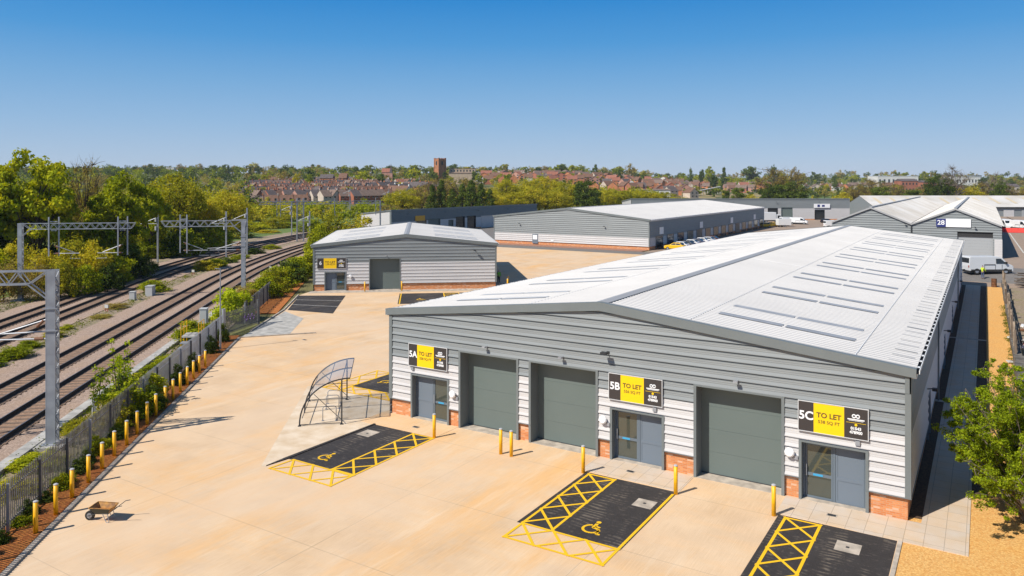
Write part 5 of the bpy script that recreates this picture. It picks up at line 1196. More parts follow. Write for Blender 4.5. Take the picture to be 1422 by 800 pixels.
# vegetation by the fence
fv = [(-15.3,1.6,2.6,1.9,'bush','leafy green shrub crowding the fence behind the middle bollards'),(-15.2,4.6,2.5,1.5,'bush','second leafy shrub spilling over the fence behind the middle bollards'),(-15.6,-.6,2.2,1.4,'bush_yellow','yellow green shrub on the fence just left of the leafy middle shrubs'),(-16.2,4.2,2.5,1.6,'bush_dark','dark leafy shrub behind the fence by the middle bollards'),(-16.8,6.5,1.7,1.5,'bush_yellow','yellow green shrub on the railway side of the fence'),(-14.3,2.9,1.9,.9,'bush_dark','dark ivy clump pushing through the fence by the bollards'),(-14.4,8.7,1.9,.7,'bush_dark','dark climber clump on the fence, farther along'),(-14.4,12.5,1.8,.6,'bush_dark','small dark climber clump on the fence before the gate'),(-14.4,18.5,1.9,.7,'bush_dark','dark climber on the fence beside the grey lamp column'),(-14.5,23,2.1,.7,'bush_dark','climber on the fence just before the graffitied gate'),(-16.9,12,1.0,1.2,'bush','low green weed beside the pale cable trough, middle'),(-17,15.5,.8,1.2,'bush','low green weed beside the pale cable trough, farther'),(-17.3,25,2.0,2.4,'bush','green shrub behind the fence beside the tall pale cabinet'),(-16.9,-6,.9,1.5,'bush','low green weeds at the foot of the nearest mast'),(-16.7,-9.5,.8,1.5,'bush_yellow','low grassy weeds left of the nearest mast base'),(-17,-1,1.0,1.2,'bush_yellow','grassy weeds right of the nearest mast base'),
      ]
rq = random.Random(44)
for i in range(20):
    s_i = -21+i*1.15+rq.uniform(-.3,.3); fv.append((-14.72+rq.uniform(-.1,.12), s_i, rq.choice([.5,.7,.9,1.3]), rq.uniform(.35,.7), rq.choice(['bush_dark','bush_dark','bush']), f'ivy patch along the fence by the near bollards, {"first second third fourth fifth sixth seventh eighth ninth tenth".split()[i%10]} {"in the nearer half" if i < 10 else "in the farther half"}'))
for o_, s, h, w, key, lab in fv: x, y = P(o_, s); plant(key, x, y, h, w, lab, 'shrub', 'shrub', z=0)
x, y = P(-15.6, 33.5); plant('bush_bright', x, y, 4.6, 2.3, 'bright green sapling behind the palisade gate, in front of the lattice mast', z=0)
for i, (o_, s, h, w, key) in enumerate([(-15.2,49,3.4,2.6,'bush'),(-14.6,53,3.6,2.8,'bush_yellow'),(-14.8,58,3.8,2.8,'bush'),(-14.2,63,3.8,3.0,'bush_dark'),(-14.0,68,4.0,3.0,'bush'),(-13.2,74,4.2,3.2,'bush'),(-12.2,80,4.6,3.4,'bush_dark'),(-16.8,46,2.4,2,'bush_brown'),(-17.4,52,2.2,2,'bush_brown'),(-11,88,5,3.6,'bush'),(-9,97,5.4,4,'bush_dark')]):
    x, y = P(o_, s); plant(key, x, y, h, w, f'hedge shrub by the end of the smaller unit, {ordn[i]} counted from the gate', 'hedge_shrub', 'shrub', 'hedge between the gate and unit 6', 0)
# thin saplings poking above the fence
def sapling(o_, s, h, label, seed):
    rr = random.Random(seed); x, y = P(o_, s); t = thing('sapling', label, 'sapling', (x, y, 0), 0, 'thin saplings by the fence'); f = MB(); tips = []
    for i in range(5):
        p0 = Vector((rr.uniform(-.15,.15), rr.uniform(-.15,.15), 0)); p1 = p0+Vector((rr.uniform(-.5,.5), rr.uniform(-.5,.5), h*rr.uniform(.6,1))); f.tube([p0, p0.lerp(p1,.5)+Vector((rr.uniform(-.1,.1),rr.uniform(-.1,.1),0)), p1], [.03,.02,.008], 5); tips += [tuple(p0.lerp(p1, k)) for k in (.55,.72,.86,1.0)]
    f.build('stem', 'bark', t); me = leaf_mesh('foliage', tips, [.26]*len(tips), 26, .085, seed, 'leaf_bright'); o = bpy.data.objects.new('foliage', me); C.objects.link(o); o.parent = t
sapling(-16.4, -.3, 3.9, 'thin leafy sapling over the fence just right of the nearest mast', 3); sapling(-16.3, 3.2, 4.4, 'taller thin sapling over the fence behind the middle bollards', 4); sapling(-16.6, 5.3, 3.6, 'thin airy sapling beside the taller one, on its far side', 9)

# ---- foreground bush on the right
t = thing('bush', 'big bright green bush in the foreground at the right edge, over the gravel strip', 'bush', (31.9, 2.6, 0)); rg = np.random.default_rng(77); rr = random.Random(77)
cl, rd = [], []; f = MB()
for i in range(96):
    a = rr.uniform(0, 6.283); el = rr.uniform(.18, 1.45); L = rr.uniform(2.8, 4.5); e = Vector((math.cos(a)*math.cos(el)*L*.92, math.sin(a)*math.cos(el)*L*1.15, math.sin(el)*L*1.25+1.1))
    s0_ = Vector((rr.uniform(-.3,.3), rr.uniform(-.3,.3), .1)); mid = s0_.lerp(e, .5)+Vector((0,0,.35)); f.tube([s0_, mid, e], [.05,.025,.008], 5, caps=False)
    for k in range(9):
        u_ = .38+.62*k/8; b = s0_.lerp(mid, u_*2) if u_ < .5 else mid.lerp(e, u_*2-1); sp_ = Vector((rr.gauss(0,.30), rr.gauss(0,.30), rr.gauss(0,.2))); q = b+sp_
        f.tube([b, q], [.012,.004], 3, caps=False); cl.append(tuple(q)); rd.append(rr.uniform(.14,.30))
        if rr.random() < .5: q2 = q+Vector((rr.gauss(0,.22), rr.gauss(0,.22), rr.gauss(.05,.15))); f.tube([q, q2], [.006,.003], 3, caps=False); cl.append(tuple(q2)); rd.append(rr.uniform(.1,.2))
f.build('stem', 'bark_pale', t, smooth=True, fix=False)
me = leaf_mesh('foliage', cl, rd, 125, .045, 78, 'leaf_bright', up=.5); o = bpy.data.objects.new('foliage', me); C.objects.link(o); o.parent = t
for i, (x, y, h, w) in enumerate([(34.6,7.5,3.6,2.2),(35.0,11,3.3,2.4),(33.6,-1.2,2.6,1.6),(36.5,4,4.0,2.6)]): plant('bush_bright', x, y, h, w, ['bright bush joined to the far side of the big foreground bush', 'second bright bush beyond the big foreground bush, by the rubbish', 'low bush at the bottom right corner under the big foreground bush', 'bush behind the big foreground bush, cut by the right edge'][i], 'bush', 'bush', z=0)
# ground weeds by the wall
mb_w = []; 
me = leaf_mesh('weed_cover', [(32.1+rg.normal()*.15 if rg.random() < .5 else 33.5+rg.random()*8, -3+rg.random()*70, .05) for _ in range(420)], [.22]*420, 26, .05, 5, 'leaf_weed'); o = bpy.data.objects.new('weeds', me); C.objects.link(o); tag(o, kind='stuff')
cs = []
for i in range(1500):
    s = rg.random()*80-25; o__ = rg.choice([-16.6, -17.6, -15.6, -41.5, -42.5, -18.0]) + rg.normal()*.35; x, y = P(o__, s); cs.append((x, y, .06))
me = leaf_mesh('verge_weeds', cs, [.32]*len(cs), 18, .07, 6, 'leaf_weed'); o = bpy.data.objects.new('verge_weeds', me); C.objects.link(o); tag(o, kind='stuff')
cs = []
for i in range(420):
    s = rg.random()*120-15; x, y = P(-29.8+rg.normal()*.6, s); cs.append((x, y, .08))
me = leaf_mesh('track_weeds', cs, [.35]*len(cs), 14, .08, 7, 'leaf_weed'); o = bpy.data.objects.new('track_weeds', me); C.objects.link(o); tag(o, kind='stuff')

# ---- trees behind the units
GB = 'trees behind the grey units'
bl = [('bush_yellow',458,284,30,150,'bushy yellow green tree behind the roof corner of unit 6'),('bush',443,300,20,146,'green tree right of the far lattice mast'),('bush_yellow',497,290,32,156,'yellow green tree left of the dark unit with the pale end wall'),('bush_yellow',536,316,28,150,'yellow green shrub in front of the pale end wall'),('willow',560,262,28,290,'tree with yellow spring leaves left of the conifers'),('budding',585,256,22,300,'brownish tree left of the conifers'),
      ('conifer',600,256,11,285,'first dark conifer of the row behind the dark unit'),('conifer',613,251,12,288,'second dark conifer of the row behind the dark unit'),('conifer',628,262,12,286,'third conifer of the row, shorter than its neighbours'),('conifer',642,256,13,287,'fourth conifer of the row behind the dark unit'),('conifer',655,250,15,286,'widest conifer of the row behind the dark unit'),('conifer',668,256,13,286,'sixth conifer of the row behind the dark unit'),('conifer',680,262,10,286,'last dark conifer at the right end of the row'),('budding',650,244,34,318,'wide brownish tree standing behind the conifers'),('budding',610,244,30,322,'brownish tree behind the left conifers below the church tower'),
      ('willow',700,248,26,320,'yellow green tree right of the conifer row'),('willow',730,247,28,330,'second yellow green tree right of the conifers'),('willow',757,244,28,335,'rounded yellow green tree in the middle belt'),('willow',786,250,24,326,'yellow green tree left of the tall dark evergreen'),('willow',742,258,30,300,'lower yellow green tree in front of the middle belt'),('willow',772,262,26,296,'lower yellow green tree beside the tall dark evergreen'),('willow',715,266,24,294,'lower yellow green tree near the end of the dark unit'),
      ('ivy',813,249,15,300,'tall dark evergreen standing alone before the yellow green belt'),('ivy',824,262,11,298,'shorter dark evergreen leaning on the tall one'),('willow',842,262,22,330,'yellow green tree right of the tall dark evergreen'),('willow',868,264,24,340,'yellow green tree above the flat roof end of the far unit'),('willow',896,263,24,345,'yellow green tree over the left end of the far long unit'),('bush_yellow',830,272,22,300,'low yellow green tree by the white roof'),('willow',690,268,20,290,'small yellow green tree beside the last conifer'),
      ('willow',924,266,22,350,'yellow green tree behind the far long unit, left part'),('bush_brown',948,268,22,350,'brownish bushy tree behind the far long unit'),('ivy',1008,263,5,340,'small dark upright tree behind the far long unit'),('ivy',1025,259,9,338,'dark ivy covered tree behind the far long unit'),('bush_yellow',1045,266,22,345,'yellow shrubby tree left of the great brownish tree'),('budding',1086,231,40,350,'great brownish green tree behind the far long unit'),('dark',1098,250,28,340,'dark lower half tree in front of the great brownish tree'),('dark',1072,254,20,342,'dark green tree on the left foot of the great brownish tree'),
      ('bush_yellow',1170,262,20,350,'yellow bushy tree left of the pale gabled roof'),('budding',1188,254,20,352,'brownish tree left of the pale gabled roof'),('budding',1212,246,24,360,'brownish tree over the left end of the long pale roof'),('ivy',1222,258,12,345,'dark ivy clad tree over the long pale roof, left'),('budding',1243,252,20,362,'brownish tree over the long pale roof'),('ivy',1266,262,14,345,'dark low tree over the long pale roof'),('dark',1300,240,16,350,'dark evergreen tree over the long pale roof, left of the bare tree'),('bare',1320,231,26,350,'tall bare tree with pale branches over the long pale roof'),('ivy',1319,248,6,348,'dark ivy column round the trunk of the bare tree'),
      ('willow',1345,258,22,360,'green tree right of the bare tree'),('budding',1368,250,24,362,'brownish tree towards the right edge'),('bare',1386,240,18,355,'smaller bare tree with pale twigs near the right edge'),('dark',1387,250,13,348,'dark tree under the smaller bare tree'),('budding',1410,256,22,350,'brownish tree cut by the right edge'),('budding',1280,258,20,356,'brown tree between dark trees over the pale roof'),('bush_yellow',1340,264,22,350,'yellow bush over the long pale roof')]
for a in bl: tree_px(*a[:5], a[5], group=GB)
tree_px('budding', 540, 282, 26, 255, 'brownish tree behind the dark unit with the pale end wall', group=GB)
for i, (px, yt, hw, d) in enumerate([(380,300,22,230),(400,306,20,235),(372,318,18,210),(430,300,24,215),(345,290,26,260),(410,288,20,300),(395,296,18,270)]): tree_px('bush' if i % 2 else 'bush_yellow', px, yt, hw, d, f'bushy green shrub on the grassy slope before the terraces, {ordn[i]} of them', 'shrub', 'shrub', 'shrubs on the grassy slope')
# small depot and vans on the slope
x, y = polar(404, 300); van((x, y, hz(x, y)), YAW+R(10), (.8,.8,.8), 'white van on the grassy slope below the terraces', 'vehicles below the terraces'); x, y = polar(362, 290); car((x, y, hz(x, y)), YAW, (.05,.05,.06), 'dark car on the grassy slope below the terraces', 'vehicles below the terraces'); x, y = polar(418, 330); car((x, y, hz(x, y)), YAW+R(8), (.5,.5,.52), 'grey car beside the low orange roofed house below the terraces', 'vehicles below the terraces')

# ================================================================== THE TOWN
for nm, c_ in {'h_red':(.42,.15,.085),'h_orange':(.58,.22,.09),'h_cream':(.62,.52,.42),'h_white':(.74,.72,.68),'h_pink':(.52,.27,.20)}.items(): M[nm] = mat(nm, c_, .9, noise=.2, nscale=.6)
for nm, c_ in {'r_brown':(.20,.105,.065),'r_slate':(.125,.10,.095),'r_red':(.34,.13,.08),'r_grey':(.22,.15,.115)}.items(): M[nm] = mat(nm, c_, .85, noise=.25, nscale=.8)
def house_meshes(wm, rm, W, D, E, Rg, gable_front=False, dormer=False):
    w = MB(); w.prism([(0,-3),(W,-3),(W,E),(0,E)], 0, D, 'y') if not gable_front else None
    if gable_front: w.prism([(0,-3),(W,-3),(W,E),(W/2,Rg),(0,E)], 0, D, 'y')
    else:
        w = MB(); w.prism([(0,-3),(D,-3),(D,E),(D/2,Rg-.1),(0,E)], 0, W, 'x')
    for x in ([W*.22, W*.68] if W > 4.5 else [W*.4]):
        for z in (1.0, 3.6): w.box(x, x+W*.17, -.05, 0, z, z+1.2, 1); w.box(x-.12, x+W*.17+.12, -.03, -.0, z-.15, z, 2)
    r = MB(); t = .18
    if gable_front: r.prism([(-.3,E-.2),(W/2,Rg),(W+.3,E-.2),(W+.3,E),(W/2,Rg+.25),(-.3,E)], -.3, D+.3, 'y')
    else: r.prism([(-.3,E-.2),(D/2,Rg),(D+.3,E-.2),(D+.3,E),(D/2,Rg+.25),(-.3,E)], -.03, W+.03, 'x')
    c = MB(); c.box(W-.38, W+.22, D/2-.4, D/2+.4, Rg-.8, Rg+.95)
    for i in range(2): c.tube([(W-.25+.32*i, D/2, Rg+.95), (W-.25+.32*i, D/2, Rg+1.25)], .11, 6)
    out = []
    for nm, f, ms in (('wall', w, [wm, 'old_glass', 'h_white']), ('roof', r, [rm]), ('chimney', c, [wm])):
        o = f.build(nm, ms); out.append((nm, o.data)); bpy.data.objects.remove(o)
    return out
HP = {}
def house(px, d, rz, wm, rm, W=5.2, D=8.5, E=5.3, Rg=8.0, gf=False, label='', group=None, name='house', dz=0, xy=None):
    key = (wm, rm, W, D, E, Rg, gf)
    if key not in HP: HP[key] = house_meshes(wm, rm, W, D, E, Rg, gf)
    x, y = xy or polar(px, d); t = thing(name, label, 'house', (x, y, hz(x, y)+dz), rz, group)
    for nm, me in HP[key]:
        o = bpy.data.objects.new(nm, me); C.objects.link(o); o.parent = t
WN = {'h_red':'red brick','h_orange':'orange brick','h_cream':'cream','h_white':'white','h_pink':'pinkish brick'}; RN = {'r_brown':'brown','r_slate':'slate','r_red':'red','r_grey':'grey'}
rr = random.Random(21); hn = 0
def terrace(px0, px1, d0, d1, rzoff, wms, rms, where, W=5.4, gf=0, cap=30, E=5.3, Rg=8.0):
    global hn
    x0, y0 = polar(px0, d0); x1, y1 = polar(px1, d1); L = math.hypot(x1-x0, y1-y0); ang = math.atan2(y1-y0, x1-x0); n = int(L/W)
    for i in range(min(n, cap)):
        t_ = i/max(1, n); x = x0+(x1-x0)*t_; y = y0+(y1-y0)*t_; wm = rr.choice(wms); rm = rr.choice(rms); g_ = rr.random() < gf; hn += 1
        house(0, 0, ang+R(rzoff), wm, rm, W if not g_ else W*1.15, 8.5, E, Rg, g_, label=f'{WN[wm]} {"gable fronted" if g_ else "terraced"} house with {RN[rm]} roof {where}', group=f'houses {where}', xy=(x, y), dz=rr.uniform(-.1,.1))
def street(px, d, n, off, wms, rms, where, W=5.4, gf=.12, E=4.6, Rg=7.9):
    global hn
    x0, y0 = polar(px, d); ang = YAW+R(off+rr.uniform(-3,3)); wm0 = rr.choice(wms); rm0 = rr.choice(rms)
    for i in range(n):
        g_ = rr.random() < gf; wm = wm0 if rr.random() < .7 else rr.choice(wms); rm = rm0 if rr.random() < .8 else rr.choice(rms); hn += 1
        x = x0+math.cos(ang)*i*W; y = y0+math.sin(ang)*i*W
        house(0, 0, ang, wm, rm, W, 8.0, E, Rg, g_, label=f'{WN[wm]} {"gable fronted" if g_ else "terraced"} house with {RN[rm]} roof {where}', group=f'houses {where}', xy=(x, y), dz=rr.uniform(-.1,.1))
terrace(346,430,380,392,0,['h_orange','h_cream','h_pink'],['r_brown','r_grey'],'in the lowest row above the railway', W=7, gf=.25, E=3.0, Rg=6.2)
for d, n, sp, px0, px1, wh in [(412,5,19,338,500,'in the lowest left streets'),(462,5,17,340,490,'in the lower middle left streets'),(520,4,15,336,500,'in the upper middle left streets'),(585,4,14,342,500,'in the upper left streets')]:
    px = px0
    while px < px1: street(px+rr.uniform(-3,3), d+rr.uniform(-6,6), n, rr.choice([38,42,46]) , ['h_red','h_orange','h_cream','h_pink','h_red'], ['r_brown','r_slate','r_grey'], wh); px += sp
terrace(375,492,652,662,0,['h_white','h_cream','h_pink'],['r_slate','r_brown'],'in the top row of the left slope', W=6.6, gf=.5)
for px, d in [(500,470),(522,480),(545,500),(506,530),(530,540),(556,550),(575,560),(520,600),(552,610)]: street(px, d, 3, rr.choice([35,60,-30]), ['h_orange','h_cream','h_pink','h_white'], ['r_slate','r_brown','r_red'], 'in the group left of the church', W=7.5, gf=.35)
for i in range(18): px = 672+i*16+rr.uniform(-4,4); street(px, rr.uniform(690,740), 1, rr.choice([0,90,40]), ['h_red','h_orange','h_white','h_pink'], ['r_brown','r_red','r_slate'], 'right of the church, lower', W=9.5, gf=.5)
for i in range(20): px = 668+i*13+rr.uniform(-4,4); street(px, rr.uniform(780,830), 1, rr.choice([0,90,-40]), ['h_red','h_orange','h_pink'], ['r_brown','r_red','r_grey'], 'right of the church, middle', W=12, gf=.4)
for i in range(22): px = 670+i*14+rr.uniform(-4,4); street(px, rr.uniform(870,920), 1, rr.choice([0,90,30]), ['h_red','h_pink','h_cream'], ['r_brown','r_red','r_grey'], 'right of the church, upper', W=13, gf=.4)
for i in range(16): px = 832+i*9+rr.uniform(-3,3); street(px, rr.uniform(600,690), 1, rr.choice([0,80,30]), ['h_orange','h_red','h_cream'], ['r_brown','r_slate'], 'above the middle tree belt', W=9, gf=.45)
for i in range(16): px = 900+i*9.5+rr.uniform(-3,3); street(px, rr.uniform(800,880), 1, rr.choice([0,80,-30]), ['h_orange','h_red','h_pink','h_cream'], ['r_brown','r_red','r_grey'], 'behind the orange field', W=12, gf=.45)
for i in range(15): px = 905+i*11+rr.uniform(-3,3); street(px, rr.uniform(950,1010), 1, rr.choice([0,90,-30]), ['h_red','h_pink','h_cream','h_white'], ['r_brown','r_grey','r_red'], 'on the far crest behind the field', W=13, gf=.4)
for i in range(7): street(1118+i*10, rr.uniform(890,930), 1, rr.choice([0,40]), ['h_white','h_orange','h_cream'], ['r_brown','r_grey'], 'behind the green field at the right', W=11, gf=.4)
for i in range(5): street(1180+i*16, 960, 1, 0, ['h_white','h_cream','h_pink'], ['r_brown','r_grey'], 'behind the brown trees at the right', W=13)
# larger buildings
def block(name, label, cat, px, d, W, D, H, wm, rm, rows=1, ph=1.5, dz=0, rz=0, ncol=8):
    x, y = polar(px, d); t = thing(name, label, cat, (x, y, hz(x, y)+dz), YAW+rz); f = MB(); f.box(0,W,0,D,-4,H); f.build('wall', wm, t); f = MB(); f.box(-.3,W+.3,-.3,D+.3,H,H+.4) if ph == 0 else f.prism([(-.4,H),(D/2,H+ph),(D+.4,H)], -.3, W+.3, 'x'); f.build('roof', rm, t)
    for r_ in range(rows):
        for i in range(ncol):
            f = MB(); a = W*(i+.3)/ncol; z = H*(r_+.35)/rows; f.box(a,a+W*.4/ncol,-.06,.02,z,z+H*.35/rows); f.build('window', 'old_glass', t)
    return t
# church: square orange stone tower and long clerestory nave
x, y = polar(611, 700); zc = hz(x, y)
ch = thing('church', 'old church with square orange stone tower and long pale nave on the skyline', 'church', (x, y, zc), YAW+R(38)); H = CAM.z+(HY-221)/FPX*700-zc
f = MB(); f.box(-3.8,3.8,-3.8,3.8,-3,H); f.build('tower', 'h_church', ch) if 'h_church' in M else None
M['h_church'] = mat('church_stone', (.46,.19,.085), .9, noise=.3, nscale=.5); M['h_nave'] = mat('nave_stone', (.52,.40,.28), .9, noise=.2, nscale=.5)
f.build('tower', 'h_church', ch)
f = MB()
for sx_ in (-1,1):
    for sy_ in (-1,1): f.box(sx_*3.4-.5 if sx_ > 0 else -4.1, 4.1 if sx_ > 0 else -3.1, sy_*3.4-.5 if sy_ > 0 else -4.1, 4.1 if sy_ > 0 else -3.1, -3, H+1.0)
for i in range(5): 
    f.box(-3+i*1.4,-2.4+i*1.4,-3.85,-3.5,H,H+.8); f.box(3.5,3.85,-3+i*1.4,-2.4+i*1.4,H,H+.8); f.box(-3.85,-3.5,-3+i*1.4,-2.4+i*1.4,H,H+.8)
f.build('buttress', 'h_church', ch)
for a_ in (0,1,2):
    f = MB()
    if a_ == 0: f.box(-1.0,1.0,-3.9,-3.7,H-5.5,H-2)
    elif a_ == 1: f.box(-3.9,-3.7,-1.0,1.0,H-5.5,H-2)
    else: f.box(3.7,3.9,-1.0,1.0,H-5.5,H-2)
    f.build('belfry_opening', 'gutter_dark', ch)
x, y = polar(624, 704); zn = CAM.z+(HY-234.5)/FPX*704; nv = thing('church_nave', 'long pale stone church nave with a row of clerestory windows beside the tower', 'church', (x, y, hz(x, y)), YAW); zg = hz(x, y); hh = zn-zg
f = MB(); f.box(0,24,0,7,-3,hh); f.box(-.2,24.2,-4,0,-3,hh-4.2); f.build('wall', 'h_nave', nv); f = MB(); f.box(-.2,24.2,-.2,7.2,hh,hh+.4); f.prism([(-4.3,hh-4.3),(0,hh-3.4),(0,hh-3.2),(-4.3,hh-4.1)], -.3, 24.3, 'x'); f.build('roof', 'r_grey', nv)
for i in range(8): f = MB(); f.box(1.2+i*2.9,2.5+i*2.9,-.08,.02,hh-2.6,hh-1.0); f.build('window', 'old_glass', nv)
def spire(px, d, ytop, w, label, col='r_slate'):
    x, y = polar(px, d); zg = hz(x, y); H = CAM.z+(HY-ytop)/FPX*d-zg; t = thing('spire_church', label, 'church', (x, y, zg), YAW); f = MB(); f.box(-w,w,-w,w,-2,H*.45); f.build('tower', 'h_pink', t); f = MB(); n = len(f.v); f.v += [(-w*.9,-w*.9,H*.45),(w*.9,-w*.9,H*.45),(w*.9,w*.9,H*.45),(-w*.9,w*.9,H*.45),(0,0,H)]; f.f += [(0,1,4),(1,2,4),(2,3,4),(3,0,4),(3,2,1,0)]; f.m += [0]*5; f.build('spire', col, t)
spire(210.5, 1150, 227, 2.6, 'dark slender church spire above the left trees'); spire(543, 760, 227, 1.6, 'small dark spire on the skyline left of the church tower')
x, y = polar(541, 765); block('chapel', 'red gabled chapel below the small dark spire', 'chapel', 530, 765, 9, 8, 9, 'h_pink', 'r_red', 1, 4, ncol=3)
block('office_block', 'long white block on the skyline beside the slender spire', 'building', 228, 1100, 14, 10, 9, 'h_white', 'h_white', 1, 0, ncol=6)
block('villa', 'large orange brick villa with slate roof below the dark round tree', 'house', 444, 600, 10, 8, 7.5, 'h_orange', 'r_slate', 2, 3.2, ncol=3, dz=1.5); block('villa', 'tall dark gabled brick house beside the large orange villa', 'house', 470, 600, 6, 9, 8, 'h_red', 'r_brown', 2, 4, ncol=2, dz=1)
block('school', 'long low white walled hall above the yellow green belt', 'building', 882, 560, 26, 8, 4.4, 'h_white', 'r_grey', 1, 1.0, ncol=6)
block('factory', 'long white factory hall on the right skyline', 'factory', 1219, 1050, 56, 30, 14.3, 'h_white', 'white_metal', 1, 0, ncol=9); block('factory', 'red brick works below the long white factory hall', 'factory', 1252, 820, 18, 16, 12.5, 'h_red', 'r_slate', 2, 2.5, ncol=5); block('factory', 'second red brick works right of the first', 'factory', 1282, 830, 16, 14, 11, 'h_red', 'r_slate', 2, 2, ncol=5)
block('factory', 'white flat roofed factory right of the bare tree', 'factory', 1327, 1100, 36, 30, 12, 'h_white', 'white_metal', 1, 0, ncol=8); block('factory', 'blue grey box factory at the end of the white factory', 'factory', 1354, 1150, 10, 20, 13.5, 'clad_grey', 'clad_grey', 1, 0, ncol=2); block('factory', 'small red building under the white flat roofed factory', 'factory', 1322, 800, 12, 12, 8, 'h_red', 'r_slate', 1, 1.5, ncol=4)
block('house', 'low grey roofed building near the right edge', 'house', 1396, 820, 16, 12, 6.5, 'h_cream', 'r_slate', 1, 3, ncol=3)
# viaduct-like fence and fields on the right
struct(grid_sheet('tan_field', 0, 1, 0, 1, 20, 14, 0, 'field_tan', lambda x, y: 0)); fo = bpy.data.objects['tan_field']
for v_ in fo.data.vertices: u, w = v_.co.x, v_.co.y; x, y = polar(930+u*165-w*10, 500+w*280); v_.co = (x, y, hz(x, y)+.25)
struct(grid_sheet('green_field', 0, 1, 0, 1, 20, 14, 0, 'grass', lambda x, y: 0)); fo = bpy.data.objects['green_field']
for v_ in fo.data.vertices: u, w = v_.co.x, v_.co.y; x, y = polar(1095+u*90, 450+w*330); v_.co = (x, y, hz(x, y)+.25)
struct(grid_sheet('slope_meadow', 0, 1, 0, 1, 20, 14, 0, 'grass', lambda x, y: 0)); fo = bpy.data.objects['slope_meadow']
for v_ in fo.data.vertices: u, w = v_.co.x, v_.co.y; x, y = polar(335+u*110, 205+w*150); v_.co = (x, y, hz(x, y)+.02)
struct(grid_sheet('allotments', 0, 1, 0, 1, 20, 10, 0, 'field_tan', lambda x, y: 0)); fo = bpy.data.objects['allotments']
for v_ in fo.data.vertices: u, w = v_.co.x, v_.co.y; x, y = polar(1110+u*90, 780+w*90); v_.co = (x, y, hz(x, y)+.3)
x0, y0 = polar(950, 640); x1, y1 = polar(1000, 760); vd = thing('footbridge', 'grey railed footbridge crossing behind the orange field', 'bridge', (x0, y0, hz(x0,y0)), math.atan2(y1-y0, x1-x0)); Lv = math.hypot(x1-x0, y1-y0); f = MB(); f.bar((0,0,2.2),(Lv,0,7.5),1.6,.5); f.build('deck', 'h_white', vd)
for i in range(14): f = MB(); xx = Lv*i/13; f.bar((xx,0,-1),(xx,0,2.2+5.3*i/13),.5); f.build('pier', 'trough', vd)
# scattered town and skyline trees
rr = random.Random(99); keys = ['far_green','far_dark','far_yellow','far_brown','far_cone','far_green']; kn = {'far_green':'green','far_dark':'dark','far_yellow':'yellow green','far_brown':'brownish','far_cone':'dark conical'}
for px, yt, hw, d, key in [(896/1,999,0,0,'')][:0] + [(429,231,9,640,'far_dark'),(413,240,7,560,'far_yellow'),(430,240,6,560,'far_green'),(368,242,6,600,'far_yellow'),(393,237,11,640,'far_brown'),(349,243,7,620,'far_dark'),(358,231,3,900,'far_cone'),(317,230,3,900,'far_cone'),(347,231,2.5,900,'far_cone'),(391,233,5,800,'far_dark'),(505,236,11,640,'far_green'),(494,231,5,800,'far_dark'),(529,239,7,600,'far_dark'),(575,233,10,700,'far_green'),(603,236,7,690,'far_dark'),(618,238,5,680,'far_dark'),(659,236,5,690,'far_dark'),(665,241,6,650,'far_green'),(705,240,7,600,'far_green'),(780,228,10,960,'far_dark'),(796,228,7,960,'far_green'),(827,228,4,960,'far_cone'),(875,227,8,1000,'far_brown'),(860,234,5,850,'far_dark'),(748,231,5,950,'far_dark'),(986,231,7,980,'far_green'),(991,240,6,800,'far_dark'),(959,233,4,950,'far_dark'),(974,233,4,950,'far_dark'),(1005,232,5,900,'far_cone'),(1043,229,13,1100,'far_dark'),(1074,230,8,950,'far_dark'),(1105,232,8,1100,'far_brown'),(1159,243,5,850,'far_dark'),(1257,238,5,1200,'far_green'),(1284,238,7,1200,'far_green'),(1400,247,8,900,'far_dark'),(1364,247,7,900,'far_dark')]:
    tree_px(key, px, yt, hw, d, f'{kn[key]} tree standing out {"on the skyline" if d > 780 else "among the houses"}', group='prominent distant trees')
for i in range(46):
    px = 190+i*27+rr.uniform(-9,9); d = rr.uniform(1020,1150) if px < 1080 else rr.uniform(1050,1300); key = rr.choice(keys); x, y = polar(px, d)
    plant(key, x, y, rr.uniform(11,17), rr.uniform(6,11), f'{kn[key]} tree in the tree line along the skyline', group='trees along the skyline')
for i in range(60):
    px = rr.uniform(335,1150); d = rr.uniform(405,640) if px < 580 else rr.uniform(620,980); key = rr.choice(keys[:4]); x, y = polar(px, d); plant(key, x, y, rr.uniform(5,9.5), rr.uniform(3,6), f'{kn[key]} tree among the town houses', group='trees among the houses')
for i in range(26):
    px = rr.uniform(1180,1440) if i % 2 else rr.uniform(860,945); d = rr.uniform(360,450); key = rr.choice(['far_yellow','far_brown','far_green','far_yellow']); x, y = polar(px, d); plant(key, x, y, rr.uniform(6,9), rr.uniform(4,7), f'{kn[key]} scrub tree behind the far grey units', group='scrub behind the far units')
def wood(name, m_, n, fx, fd, h0, h1, seed, leaf=.55, per=15):
    rg = np.random.default_rng(seed); cen, rad = [], []
    for i in range(n):
        px = rg.uniform(*fx); d = rg.uniform(*(fd(px) if callable(fd) else fd)); x, y = polar(px, d); z = hz(x, y); h = rg.uniform(h0, h1); w = h*rg.uniform(.32, .55)
        for k in range(11):
            v_ = rg.normal(size=3); v_ /= np.linalg.norm(v_); v_ *= rg.random()**.4; cen.append((x+v_[0]*w, y+v_[1]*w, z+h*.52+v_[2]*h*.42)); rad.append(w*.42)
    me = leaf_mesh(name, cen, rad, per, leaf, seed, m_); o = bpy.data.objects.new(name, me); C.objects.link(o); tag(o, kind='stuff')
sky_d = lambda px: (960,1300) if px < 1080 else (1000,1500)
wood('distant_woodland', 'leaf_dark', 120, (-40,1440), (1500,3800), 12, 22, 31, 1.8); wood('distant_woodland', 'leaf_brown', 120, (-40,1440), (1400,3500), 12, 20, 32, 1.8)
